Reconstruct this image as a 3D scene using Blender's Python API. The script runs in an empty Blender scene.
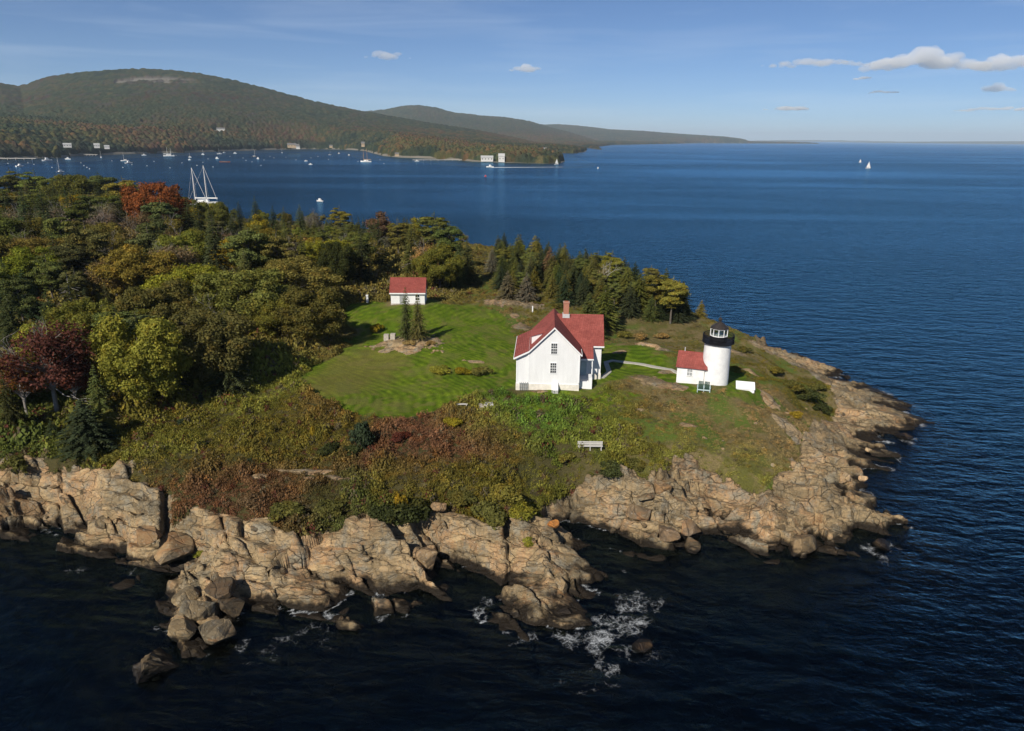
import bpy, math, random
import numpy as np
from mathutils import Vector, Matrix

# ------------------------------------------------------------------ camera
S = bpy.context.scene
COL = S.collection
CAM_H, FPX = 43.0, 700.0
PITCH, ROLL = math.radians(18.04), math.radians(0.56)
_f = np.array([0, math.cos(PITCH), -math.sin(PITCH)])
_r0 = np.array([1.0, 0, 0]); _u0 = np.array([0, math.sin(PITCH), math.cos(PITCH)])
_r = _r0*math.cos(ROLL) + _u0*math.sin(ROLL)
_u = _u0*math.cos(ROLL) - _r0*math.sin(ROLL)
cam = bpy.data.cameras.new('camera'); cam_o = bpy.data.objects.new('camera', cam); COL.objects.link(cam_o)
cam.sensor_width = 36.0; cam.lens = FPX/1024*36.0
cam.clip_start = 0.5; cam.clip_end = 120000
cam_o.matrix_world = Matrix(((_r[0], _u[0], -_f[0], 0), (_r[1], _u[1], -_f[1], 0), (_r[2], _u[2], -_f[2], CAM_H), (0, 0, 0, 1)))
S.camera = cam_o

# ------------------------------------------------------------------ sky, sun, exposure
SUN_AZ = math.atan2(-0.50, -0.866)      # direction to the sun, clockwise from +Y
SUN_EL = math.radians(38)
W = bpy.data.worlds.new('World'); S.world = W; W.use_nodes = True
wn = W.node_tree.nodes; wl = W.node_tree.links
sky = wn.new('ShaderNodeTexSky'); sky.sky_type = 'NISHITA'; sky.sun_disc = False
sky.sun_elevation = SUN_EL; sky.sun_rotation = SUN_AZ
sky.altitude = 40; sky.air_density = 0.6; sky.dust_density = 0.15; sky.ozone_density = 7.0
_tc = wn.new('ShaderNodeTexCoord'); _mp = wn.new('ShaderNodeMapping'); _mp.inputs['Scale'].default_value = (2.2, 2.2, 26); _mp.inputs['Rotation'].default_value = (.03, .05, 0)
_nz = wn.new('ShaderNodeTexNoise'); _nz.inputs['Scale'].default_value = 1.6; _nz.inputs['Detail'].default_value = 6; _nz.inputs['Distortion'].default_value = .5
_mr = wn.new('ShaderNodeMapRange'); _mr.inputs['From Min'].default_value = .48; _mr.inputs['From Max'].default_value = .8; _mr.inputs['To Max'].default_value = .16
_mx = wn.new('ShaderNodeMix'); _mx.data_type = 'RGBA'; _mx.inputs[7].default_value = (9.5, 10.5, 11.5, 1)      # faint high cirrus
wl.new(_tc.outputs['Generated'], _mp.inputs[0]); wl.new(_mp.outputs[0], _nz.inputs['Vector']); wl.new(_nz.outputs['Fac'], _mr.inputs['Value']); wl.new(_mr.outputs[0], _mx.inputs[0])
wl.new(sky.outputs[0], _mx.inputs[6]); wl.new(_mx.outputs[2], wn['Background'].inputs[0]); wn['Background'].inputs[1].default_value = 0.08
sun = bpy.data.lights.new('sun', 'SUN'); sun.energy = 5.0; sun.angle = math.radians(0.53); sun.color = (1.0, 0.93, 0.82)
sun_o = bpy.data.objects.new('sun', sun); COL.objects.link(sun_o)
_sd = Vector((math.sin(SUN_AZ)*math.cos(SUN_EL), math.cos(SUN_AZ)*math.cos(SUN_EL), math.sin(SUN_EL)))
sun_o.rotation_euler = _sd.to_track_quat('Z', 'Y').to_euler(); sun_o.location = _sd*500
S.view_settings.view_transform = 'Standard'; S.view_settings.look = 'None'
S.view_settings.gamma = 1.0; S.view_settings.use_curve_mapping = False
S.view_settings.exposure = 0.12
HAZE = 4.4e-5
S.render.engine = 'CYCLES'
S.cycles.max_bounces = 14; S.cycles.transparent_max_bounces = 12; S.cycles.volume_bounces = 10
S.cycles.diffuse_bounces = 3; S.cycles.glossy_bounces = 3; S.cycles.transmission_bounces = 4
S.cycles.use_denoising = True
S.cycles.caustics_reflective = False; S.cycles.caustics_refractive = False

# ------------------------------------------------------------------ helpers: noise
def _hash(ix, iy, seed):
    h = (ix.astype(np.int64)*374761393 + iy.astype(np.int64)*668265263 + seed*974634777) & 0xffffffff
    h = ((h ^ (h >> 13))*1274126177) & 0xffffffff
    h = ((h ^ (h >> 16))*2246822519) & 0xffffffff
    return ((h ^ (h >> 15)) & 0xffffff)/float(0x1000000)

def vnoise(x, y, seed=0):
    ix = np.floor(x); iy = np.floor(y); fx = x-ix; fy = y-iy
    fx = fx*fx*fx*(fx*(fx*6-15)+10); fy = fy*fy*fy*(fy*(fy*6-15)+10)
    a = _hash(ix, iy, seed); b = _hash(ix+1, iy, seed); c = _hash(ix, iy+1, seed); d = _hash(ix+1, iy+1, seed)
    return (a*(1-fx)+b*fx)*(1-fy) + (c*(1-fx)+d*fx)*fy

def fbm(x, y, seed=0, octv=4):
    s = 0; a = 0.5; t = 0
    for k in range(octv):
        s = s + a*vnoise(x*2**k + 17.3*k, y*2**k - 9.1*k, seed+k); t += a; a *= 0.5
    return s/t - 0.5

def voronoi(x, y, seed=0, jit=0.9):
    ix = np.floor(x); iy = np.floor(y)
    f1 = np.full(x.shape, 9.0); f2 = f1.copy(); cid = np.zeros(x.shape); dx1 = f1*0; dy1 = f1*0
    for i in (-1, 0, 1):
        for j in (-1, 0, 1):
            cx = ix+i; cy = iy+j
            px = cx+0.5+(_hash(cx, cy, seed)-.5)*jit; py = cy+0.5+(_hash(cx, cy, seed+1)-.5)*jit
            d = np.hypot(x-px, y-py); r = _hash(cx, cy, seed+2)
            c = d < f1
            f2 = np.where(c, f1, np.minimum(f2, d))
            cid = np.where(c, r, cid); dx1 = np.where(c, x-px, dx1); dy1 = np.where(c, y-py, dy1)
            f1 = np.where(c, d, f1)
    return f1, f2, cid, dx1, dy1

def sstep(x, a, b):
    t = np.clip((x-a)/(b-a), 0, 1); return t*t*(3-2*t)

def poly_sd(x, y, P):
    """signed distance to polygon P (n,2), positive inside"""
    x = np.asarray(x, float); y = np.asarray(y, float)
    d = np.full(x.shape, 1e18); ins = np.zeros(x.shape, bool)
    n = len(P)
    for i in range(n):
        ax, ay = P[i]; bx, by = P[(i+1) % n]
        ex, ey = bx-ax, by-ay; L = ex*ex+ey*ey+1e-12
        t = np.clip(((x-ax)*ex+(y-ay)*ey)/L, 0, 1)
        d = np.minimum(d, (x-ax-t*ex)**2+(y-ay-t*ey)**2)
        if ay != by:
            c = (ay > y) != (by > y)
            ins ^= c & (x < (bx-ax)*(y-ay)/(by-ay)+ax)
    d = np.sqrt(d)
    return np.where(ins, d, -d)

# ------------------------------------------------------------------ helpers: a pixel of the photograph to a point of the place
def ray(px, py):
    return _f + (px-512)/FPX*_r - (py-365.5)/FPX*_u

def at_z(px, py, z):
    d = ray(px, py); t = (z-CAM_H)/d[2]
    return np.array([d[0]*t, d[1]*t, z])

def at_d(px, py, dist):
    d = ray(px, py); t = dist/d[1]
    return np.array([d[0]*t, dist, CAM_H+d[2]*t])

def project(P):
    q = np.asarray(P, float) - np.array([0, 0, CAM_H])
    z = q @ _f
    return 512+FPX*(q @ _r)/z, 365.5-FPX*(q @ _u)/z

# ------------------------------------------------------------------ helpers: objects
def link(name, me, parent=None, loc=None, rotz=None):
    o = bpy.data.objects.new(name, me); COL.objects.link(o)
    if parent is not None: o.parent = parent
    if loc is not None: o.location = loc
    if rotz is not None: o.rotation_euler = (0, 0, rotz)
    return o

def tag(o, label=None, cat=None, group=None, kind=None):
    if label: o['label'] = label
    if cat: o['category'] = cat
    if group: o['group'] = group
    if kind: o['kind'] = kind
    return o

def thing(name, label, cat, loc=(0, 0, 0), rotz=0.0, group=None):
    return tag(link(name, None, None, loc, rotz), label, cat, group)

def mesh_np(name, V, F, mats=(), smooth=False):
    """V (n,3); F (m,k) one face size"""
    V = np.ascontiguousarray(V, np.float32); F = np.ascontiguousarray(F, np.int32)
    me = bpy.data.meshes.new(name)
    me.vertices.add(len(V)); me.vertices.foreach_set('co', V.ravel())
    k = F.shape[1]
    me.loops.add(F.size); me.loops.foreach_set('vertex_index', F.ravel())
    me.polygons.add(len(F)); me.polygons.foreach_set('loop_start', np.arange(0, F.size, k, dtype=np.int32))
    try: me.polygons.foreach_set('loop_total', np.full(len(F), k, np.int32))
    except Exception: pass
    for m in (mats if isinstance(mats, (list, tuple)) else [mats]): me.materials.append(m)
    if smooth: me.polygons.foreach_set('use_smooth', np.ones(len(F), bool))
    me.update(calc_edges=True)
    return me

def vattr(me, name, arr):
    arr = np.asarray(arr, np.float32)
    if arr.ndim == 1:
        a = me.attributes.new(name, 'FLOAT', 'POINT'); a.data.foreach_set('value', arr)
    else:
        a = me.attributes.new(name, 'FLOAT_COLOR', 'POINT')
        c = np.ones((len(arr), 4), np.float32); c[:, :3] = arr; a.data.foreach_set('color', c.ravel())

class MB:
    """collects boxes, prisms, tubes and lathed shapes for one mesh"""
    def __init__(s): s.v = []; s.f = []
    def add(s, V, F):
        n = len(s.v); s.v += [tuple(map(float, p)) for p in V]; s.f += [tuple(i+n for i in q) for q in F]; return s
    def box(s, x0, x1, y0, y1, z0, z1):
        return s.add([(x0,y0,z0),(x1,y0,z0),(x1,y1,z0),(x0,y1,z0),(x0,y0,z1),(x1,y0,z1),(x1,y1,z1),(x0,y1,z1)],
                     [(0,3,2,1),(4,5,6,7),(0,1,5,4),(1,2,6,5),(2,3,7,6),(3,0,4,7)])
    def prism(s, pts, d):
        """polygon pts (3D, planar) extruded by vector d"""
        n = len(pts); P = [Vector(p) for p in pts]; d = Vector(d)
        nrm = sum(((P[i]-P[0]).cross(P[i+1]-P[0]) for i in range(1, n-1)), Vector())
        if nrm.dot(d) > 0: P.reverse()
        Q = [p+d for p in P]
        return s.add(P+Q, [tuple(range(n)), tuple(range(2*n-1, n-1, -1))] + [(i, i+n, (i+1) % n+n, (i+1) % n) for i in range(n)])
    def tube(s, pts, radii, sides=6, cap=True):
        P = [Vector(p) for p in pts]; V = []; F = []
        if not hasattr(radii, '__len__'): radii = [radii]*len(P)
        for i, p in enumerate(P):
            t = (P[min(i+1, len(P)-1)]-P[max(i-1, 0)])
            if t.length < 1e-9: t = Vector((0, 0, 1))
            t.normalize()
            a = t.cross(Vector((0, 0, 1)) if abs(t.z) < .9 else Vector((1, 0, 0))).normalized(); b = t.cross(a)
            for k in range(sides):
                g = 2*math.pi*k/sides; V.append(p+(a*math.cos(g)+b*math.sin(g))*radii[i])
        for i in range(len(P)-1):
            for k in range(sides):
                k2 = (k+1) % sides
                F.append((i*sides+k, i*sides+k2, (i+1)*sides+k2, (i+1)*sides+k))
        if cap:
            F.append(tuple(range(sides-1, -1, -1))); F.append(tuple(range((len(P)-1)*sides, len(P)*sides)))
        return s.add(V, F)
    def lathe(s, prof, sides=32, cx=0, cy=0, cap=True):
        V = []; F = []
        for (r, z) in prof:
            for k in range(sides):
                g = 2*math.pi*k/sides; V.append((cx+r*math.cos(g), cy+r*math.sin(g), z))
        for i in range(len(prof)-1):
            for k in range(sides):
                k2 = (k+1) % sides
                F.append((i*sides+k, i*sides+k2, (i+1)*sides+k2, (i+1)*sides+k))
        if cap:
            F.append(tuple(range(sides-1, -1, -1))); F.append(tuple(range((len(prof)-1)*sides, len(prof)*sides)))
        return s.add(V, F)
    def mesh(s, name, mat, smooth=False):
        me = bpy.data.meshes.new(name); me.from_pydata(s.v, [], s.f); me.materials.append(mat)
        if smooth:
            for p in me.polygons: p.use_smooth = True
        me.update(); return me
    def build(s, name, mat, parent=None, loc=None, rotz=None, smooth=False):
        return link(name, s.mesh(name, mat, smooth), parent, loc, rotz)

# ------------------------------------------------------------------ helpers: materials
class NT:
    def __init__(s, name):
        s.m = bpy.data.materials.new(name); s.m.use_nodes = True
        s.t = s.m.node_tree; s.n = s.t.nodes; s.l = s.t.links
        s.b = s.n['Principled BSDF']; s.out = s.n['Material Output']
    def new(s, typ, **kw):
        n = s.n.new(typ)
        for k, v in kw.items(): setattr(n, k, v)
        return n
    def put(s, sock, v):
        if hasattr(v, 'is_linked') or hasattr(v, 'links'): s.l.new(v, sock)
        else:
            if hasattr(sock.default_value, '__len__') and hasattr(v, '__len__') and len(v) == 3 and len(sock.default_value) == 4: v = (*v, 1)
            sock.default_value = v
    def noise(s, scale, detail=3, rough=.55, vec=None, dist=0):
        n = s.new('ShaderNodeTexNoise'); n.inputs['Scale'].default_value = scale; n.inputs['Detail'].default_value = detail
        n.inputs['Roughness'].default_value = rough; n.inputs['Distortion'].default_value = dist
        if vec is not None: s.l.new(vec, n.inputs['Vector'])
        return n.outputs['Fac']
    def vor(s, scale, vec=None, feature='F1', out='Distance'):
        n = s.new('ShaderNodeTexVoronoi', feature=feature); n.inputs['Scale'].default_value = scale
        if vec is not None: s.l.new(vec, n.inputs['Vector'])
        return n.outputs[out]
    def coord(s, which='Object'):
        return s.new('ShaderNodeTexCoord').outputs[which]
    def mapping(s, vec, scale=(1,1,1), rot=(0,0,0), loc=(0,0,0)):
        n = s.new('ShaderNodeMapping'); s.l.new(vec, n.inputs['Vector'])
        n.inputs['Scale'].default_value = scale; n.inputs['Rotation'].default_value = rot; n.inputs['Location'].default_value = loc
        return n.outputs[0]
    def attr(s, name, out='Fac'):
        return s.new('ShaderNodeAttribute', attribute_name=name).outputs[out]
    def math(s, op, a, b=None, clamp=False):
        n = s.new('ShaderNodeMath', operation=op, use_clamp=clamp); s.put(n.inputs[0], a)
        if b is not None: s.put(n.inputs[1], b)
        return n.outputs[0]
    def rng(s, v, a, b, c=0.0, d=1.0, smooth=False):
        n = s.new('ShaderNodeMapRange'); n.interpolation_type = 'SMOOTHSTEP' if smooth else 'LINEAR'
        s.put(n.inputs['Value'], v)
        for k, x in zip(('From Min', 'From Max', 'To Min', 'To Max'), (a, b, c, d)): n.inputs[k].default_value = x
        return n.outputs['Result']
    def mix(s, fac, a, b, mode='MIX'):
        n = s.new('ShaderNodeMix', data_type='RGBA', blend_type=mode)
        s.put(n.inputs[0], fac); s.put(n.inputs[6], a); s.put(n.inputs[7], b)
        return n.outputs[2]
    def ramp(s, fac, stops):
        n = s.new('ShaderNodeValToRGB'); s.put(n.inputs[0], fac)
        e = n.color_ramp.elements
        while len(e) < len(stops): e.new(0.5)
        for i, (p, c) in enumerate(stops): e[i].position = p; e[i].color = (*c, 1)
        return n.outputs[0]
    def scale(s, col, fac):
        n = s.new('ShaderNodeVectorMath', operation='SCALE'); s.put(n.inputs[0], col); s.put(n.inputs['Scale'], fac)
        return n.outputs[0]
    def bump(s, h, strength=.5, dist=.1, normal=None):
        n = s.new('ShaderNodeBump'); s.l.new(h, n.inputs['Height']); n.inputs['Strength'].default_value = strength
        n.inputs['Distance'].default_value = dist
        if normal is not None: s.l.new(normal, n.inputs['Normal'])
        return n.outputs[0]
    def base(s, col, rough=.7, spec=.3):
        s.put(s.b.inputs['Base Color'], col); s.put(s.b.inputs['Roughness'], rough)
        s.b.inputs['Specular IOR Level'].default_value = spec; return s

def simple(name, col, rough=.6, var=.15, scale=3.0, spec=.3, metal=0.0, bump=0.0):
    n = NT(name); c = n.coord()
    f = n.rng(n.noise(scale, 4, .6, c), .25, .75, 1-var, 1+var)
    n.base(n.scale(col, f), rough, spec); n.b.inputs['Metallic'].default_value = metal
    if bump: n.put(n.b.inputs['Normal'], n.bump(n.noise(scale*4, 3, .6, c), bump, .02))
    return n.m
# ------------------------------------------------------------------ the island: coast, heights
rng = np.random.default_rng(7)
_coast_px = [(-60,535),(0,533),(28,528),(66,530),(80,548),(112,552),(140,575),(176,582),(182,600),(168,628),(195,645),(232,640),(240,612),
 (262,618),(300,622),(345,622),(366,608),(425,590),(437,572),(475,575),(498,590),(508,618),(545,632),(588,620),(606,603),(598,588),
 (586,563),(572,542),(562,526),(580,520),(604,534),(640,545),(668,552),(700,548),(706,536),(724,526),(742,538),(765,552),(800,545),
 (850,545),(895,535),(903,522),(870,508),(846,492),(862,476),(882,455),(886,438),(912,428),(918,416),(902,406),(893,398),(872,390),
 (850,378),(800,358),(772,346),(735,335),(700,322),(650,300),(600,285),(560,275),(520,268),(490,262),(465,250)]
COAST = [tuple(at_z(x, y, 0)[:2]) for x, y in _coast_px]
COAST += [(-55,305),(-105,335),(-190,362),(-280,372),(-345,340),(-335,200),(-180,130),(-115,84),(-80,72)]
COAST = np.array(COAST)

_inl = [(550,388,9),(600,375,9),(716,384,9),(745,388,8.6),(590,447,7.5),(330,395,8.5),(390,420,8.3),(450,340,10),(408,304,11.5),(480,385,9),
 (0,463,6.5),(100,470,6.2),(170,505,5.2),(240,522,4.8),(330,530,4.4),(420,512,5.4),(500,523,4.3),(545,515,3.6),(600,478,5.4),(680,467,6.0),
 (770,485,4.6),(830,440,3.4),(860,400,3.2),(800,370,4.6),(650,350,9.5),(480,300,10),(540,306,9.6),(362,437,7.0),(250,440,7.2),(300,480,5.9),
 (440,470,6.2),(680,420,7.8),(740,440,6.2),(790,400,6.2),(150,450,7.4),(760,370,7.2),(690,340,7.4)]
INL = np.array([at_z(x, y, z) for x, y, z in _inl] + [(-60,95,9.5),(-90,110,10),(-45,110,10),(-60,150,12),(-100,190,14),(-160,240,12.5),(-220,290,10),(-60,230,9.5),
 (-120,300,6.5),(-40,265,5),(-80,270,7),(-180,320,7),(-15,215,9.5),(-15,180,11),(25,185,7.5),(10,200,8),(45,160,6.5),(-200,200,12),(-250,330,8)])
_slp = [(0,533,1.15),(66,530,1.1),(140,575,.75),(195,645,.5),(300,622,.52),(366,608,.55),(437,572,.62),(545,632,.33),(600,600,.38),(570,540,.8),(580,520,1.0),(668,552,.8),
 (730,528,.8),(800,545,1.0),(895,535,.55),(850,492,.45),(886,438,.26),(918,416,.2),(872,390,.22),(800,358,.3),(735,335,.5),(650,300,.6)]
SLP = np.array([(*at_z(x, y, 0)[:2], s) for x, y, s in _slp] + [(-105,335,.5),(-280,370,.5),(-115,84,1.1)])

def idw(x, y, C, p=2.0, eps=4.0):
    num = 0; den = 0
    for cx, cy, v in C:
        w = 1.0/((x-cx)**2+(y-cy)**2+eps)**(p*.5*1.5); num = num+w*v; den = den+w
    return num/den

def h_base(x, y):
    x = np.asarray(x, float); y = np.asarray(y, float)
    sd = poly_sd(x, y, COAST)
    sd = sd + fbm(x/5.0, y/5.0, 3, 3)*1.6*sstep(y, 150, 110)
    inl = idw(x, y, INL) + fbm(x/14, y/14, 11, 3)*.7
    s = idw(x, y, SLP, 2.2)
    c = np.where(sd > 0, s*sd*(1+.15*np.sin(sd*.9+x*.3)), np.maximum(np.where(sd > -7, .36*sd, -2.52+.8*(sd+7))+fbm(x/4, y/4, 13, 3)*2.2*sstep(sd, 0, -3), -9))
    k = .7
    hh = np.clip(.5+.5*(inl-c)/k, 0, 1)
    return inl*(1-hh)+c*hh-k*hh*(1-hh), sd, s

def at(px, py, hf=None):
    d = ray(px, py)
    t = np.linspace(45, 480, 2400)
    x = d[0]*t; y = d[1]*t; z = CAM_H+d[2]*t
    h = np.maximum(h_base(x, y)[0], 0)
    i = int(np.argmax(z < h)) or len(t)-1
    for _ in range(2):
        tt = np.linspace(t[i-1], t[i], 40); hh = np.maximum(h_base(d[0]*tt, d[1]*tt)[0], 0)
        j = int(np.argmax(CAM_H+d[2]*tt < hh)) or 39
        t = tt; i = j
    return np.array([d[0]*t[i], d[1]*t[i], CAM_H+d[2]*t[i]])

def P2(pts): return np.array([at(x, y)[:2] for x, y in pts])

VEG = np.concatenate([P2([(-60,455),(0,462),(60,472),(100,466),(150,492),(180,508),(240,520),(300,532),(345,530),(365,512),(420,508),(450,512),(500,526),(535,522),(552,500),(562,486),(600,476),
  (640,470),(690,466),(730,474),(770,486),(790,466),(800,440),(806,428),(836,414),(832,392),(805,370),(780,357),(745,341)]),
  np.array([(55,150),(45,168),(24,195),(0,225),(-22,268),(-58,295),(-110,325),(-195,352),(-300,350),(-320,220),(-170,140),(-105,92),(-72,82)])])
LAWN = P2([(300,378),(312,366),(345,352),(362,330),(340,322),(345,305),(375,300),(388,306),(430,304),(470,304),(500,312),(512,330),(520,345),(516,386),(500,392),(470,398),(440,410),(395,421),(350,412),(315,398)])
LAWN2 = P2([(604,345),(640,346),(668,356),(678,376),(700,392),(690,392),(640,376),(600,384),(585,386)])
LAWN3 = P2([(528,392),(600,388),(640,395),(600,410),(560,425),(500,412),(498,398)])
LAWN4 = P2([(730,372),(742,374),(760,392),(748,400),(726,396)])
BROWN = P2([(300,384),(330,352),(400,343),(408,362),(375,392),(318,400)])
# bare rock showing through the turf: px, py, half sizes in metres, turn, rise
_pat = [(410,344,6.0,4.2,0,.6),(512,305,7.0,3.0,-.25,.9),(522,327,1.6,2.2,0,.4),(528,336,1.2,1.2,0,.4),(515,316,1.3,1.6,0,.3),(655,383,3.0,2.2,-.4,.5),(678,388,2.0,1.0,-.3,.3),(620,352,1.4,.7,0,.2),
  (648,346,3.0,.9,-.6,.5),(664,350,1.6,.9,-.2,.4),(668,372,1.6,.9,0,.3),(300,472,3.8,.55,-.05,.3),(328,479,3.0,.45,-.05,.3),(258,477,1.5,.5,.2,.3),(476,362,1.6,.7,0,.2),
  (770,400,2.2,1.4,-.5,.3),(790,430,2.5,1.5,-.5,.3),(735,352,2.5,1.2,-.6,.3),(752,372,1.6,.8,-.4,.2),(640,410,1.0,.5,0,.1),(690,425,1.4,.7,0,.15),(540,392,1.6,.5,0,.2),(132,466,.7,.8,.3,.4),(500,298,2.0,.8,0,.3)]
PATCH = [(*at(p[0], p[1])[:2], *p[2:]) for p in _pat]

def terrain(x, y):
    """height, vegetation signed distance, bare rock 0..1, coast signed distance"""
    z, sd, s = h_base(x, y)
    veg = poly_sd(x, y, VEG) + fbm(x/3.0, y/3.0, 21, 4)*3.2
    rock = sstep(veg, .5, -.3)
    for cx, cy, a, b, r, up in PATCH:
        ca, sa = math.cos(r), math.sin(r)
        u = ((x-cx)*ca+(y-cy)*sa)/a; v = (-(x-cx)*sa+(y-cy)*ca)/b
        q = np.hypot(u, v) + fbm(x/1.3, y/1.3, 33, 3)*1.1
        m = sstep(q, 1.1, .75); z = z + up*sstep(q, 1.2, .2); rock = np.maximum(rock, m)
    shore = sstep(veg, .8, -.6)*sstep(sd, -5, -1.0)
    amp = np.clip(s/.5, .4, 1.15)*shore
    wx = x+fbm(x/4, y/4, 41, 3)*2.4; wy = y+fbm(x/4, y/4, 51, 3)*2.4
    u = wx*.84-wy*.54; v = wx*.54+wy*.84
    f1, f2, c, dx, dy = voronoi(u/8.5, v/3.8, 61)
    th = c*40.0
    z = z + amp*((c-.5)*1.5 + (np.cos(th)*dx*.7+np.sin(th)*dy*1.1)*1.5 - .7*sstep(f2-f1, .09, 0))
    f1, f2, c, dx, dy = voronoi(u/3.0+5, v/1.35, 71)
    th = c*57.0
    brk = sstep(fbm(x/7, y/7, 77, 2), -.12, .15)
    z = z + amp*brk*((c-.5)*.6 + (np.cos(th)*dx+np.sin(th)*dy)*.55 - .28*sstep(f2-f1, .14, 0))
    for per, a_, sd_ in ((1.7, .85, 78), (.62, .42, 79)):
        q = (z*1.0 + v*.42 - u*.10 + fbm(x/5, y/5, sd_, 3)*1.6)/per; fr = q-np.floor(q)
        z = z + amp*a_*per*(sstep(fr, .35, .62)-fr)*(.35+.65*sstep(fbm(x/6, y/6, sd_+5, 2), -.15, .12))
    z = z + amp*fbm(x/1.4, y/1.4, 81, 4)*.5 + amp*fbm(x/.5, y/.5, 85, 2)*.16
    lum = (1-shore)*sstep(veg, 0, 2)
    return z + lum*fbm(x/2.5, y/2.5, 91, 3)*.22, veg, rock, sd

def graded(lo, hi, step, far_lo, far_hi, g, cap):
    a = list(np.arange(lo, hi, step)); s = step; r = a[-1]
    while r < far_hi: s = min(s*g, cap); r += s; a.append(r)
    s = step; l = a[0]; pre = []
    while l > far_lo: s = min(s*g, cap); l -= s; pre.append(l)
    return np.array(pre[::-1]+a)

def grid_faces(nx, ny):
    i = np.arange(nx*ny).reshape(ny, nx)
    return np.stack([i[:-1, :-1], i[:-1, 1:], i[1:, 1:], i[1:, :-1]], -1).reshape(-1, 4)

def compact(V, F, *attrs):
    used = np.unique(F); m = np.full(len(V), -1, np.int64); m[used] = np.arange(len(used))
    return (V[used], m[F]) + tuple(a[used] for a in attrs)

# ---- terrain sheet
gx = graded(-72, 76, .165, -360, 130, 1.08, 3.0); gy = graded(46, 112, .15, 20, 385, 1.05, 2.5)
X, Y = np.meshgrid(gx, gy); X = X.ravel(); Y = Y.ravel()
Z, veg, rock, sd = terrain(X, Y)
lawn = np.maximum.reduce([poly_sd(X, Y, P) for P in (LAWN, LAWN2, LAWN3, LAWN4)]) + fbm(X/2, Y/2, 101, 3)*1.6
lw = sstep(lawn, -.5, .5)[:, None]
def mixc(a, b, t): return a*(1-t)+b*t
def C(*c): return np.array(c)[None, :]
n1 = (fbm(X/3, Y/3, 111, 4)+.5)[:, None]; n2 = (fbm(X/.8, Y/.8, 121, 3)+.5)[:, None]
turf = mixc(C(.115,.112,.03), C(.20,.155,.07), sstep(n1*.6+n2*.4, .35, .62))
turf = mixc(turf, C(.105,.145,.026), sstep((fbm(X/6, Y/6, 131, 3)+.5)[:, None], .5, .65))
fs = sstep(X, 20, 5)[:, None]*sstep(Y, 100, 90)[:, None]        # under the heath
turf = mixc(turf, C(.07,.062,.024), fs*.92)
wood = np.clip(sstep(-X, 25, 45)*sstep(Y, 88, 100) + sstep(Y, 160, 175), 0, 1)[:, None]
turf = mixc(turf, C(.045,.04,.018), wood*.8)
green = mixc(C(.082,.140,.007), C(.125,.172,.011), sstep(n1*.5+n2*.5, .3, .7))
str_ = np.sin((X*.75+Y*.65+fbm(X/14, Y/14, 141, 2)*14)*2*math.pi/1.25)[:, None]
green = green*(1+.22*str_)*(.74+.52*n2)
green = mixc(green, C(.19,.14,.045), (sstep(poly_sd(X, Y, BROWN)+fbm(X/3, Y/3, 151, 3)*5, -2, 3)*.5)[:, None])
green = mixc(green, C(.145,.15,.04), (sstep(n1, .55, .75)*.5))
green = mixc(green, C(.17,.15,.045), sstep((fbm(X/1.6, Y/1.6, 161, 4)+.5)[:, None], .58, .72)*.55)
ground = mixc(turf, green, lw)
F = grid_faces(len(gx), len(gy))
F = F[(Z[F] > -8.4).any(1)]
V, F, rock_, ground_, sd_ = compact(np.stack([X, Y, Z], 1), F, rock, ground, sd)

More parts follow.
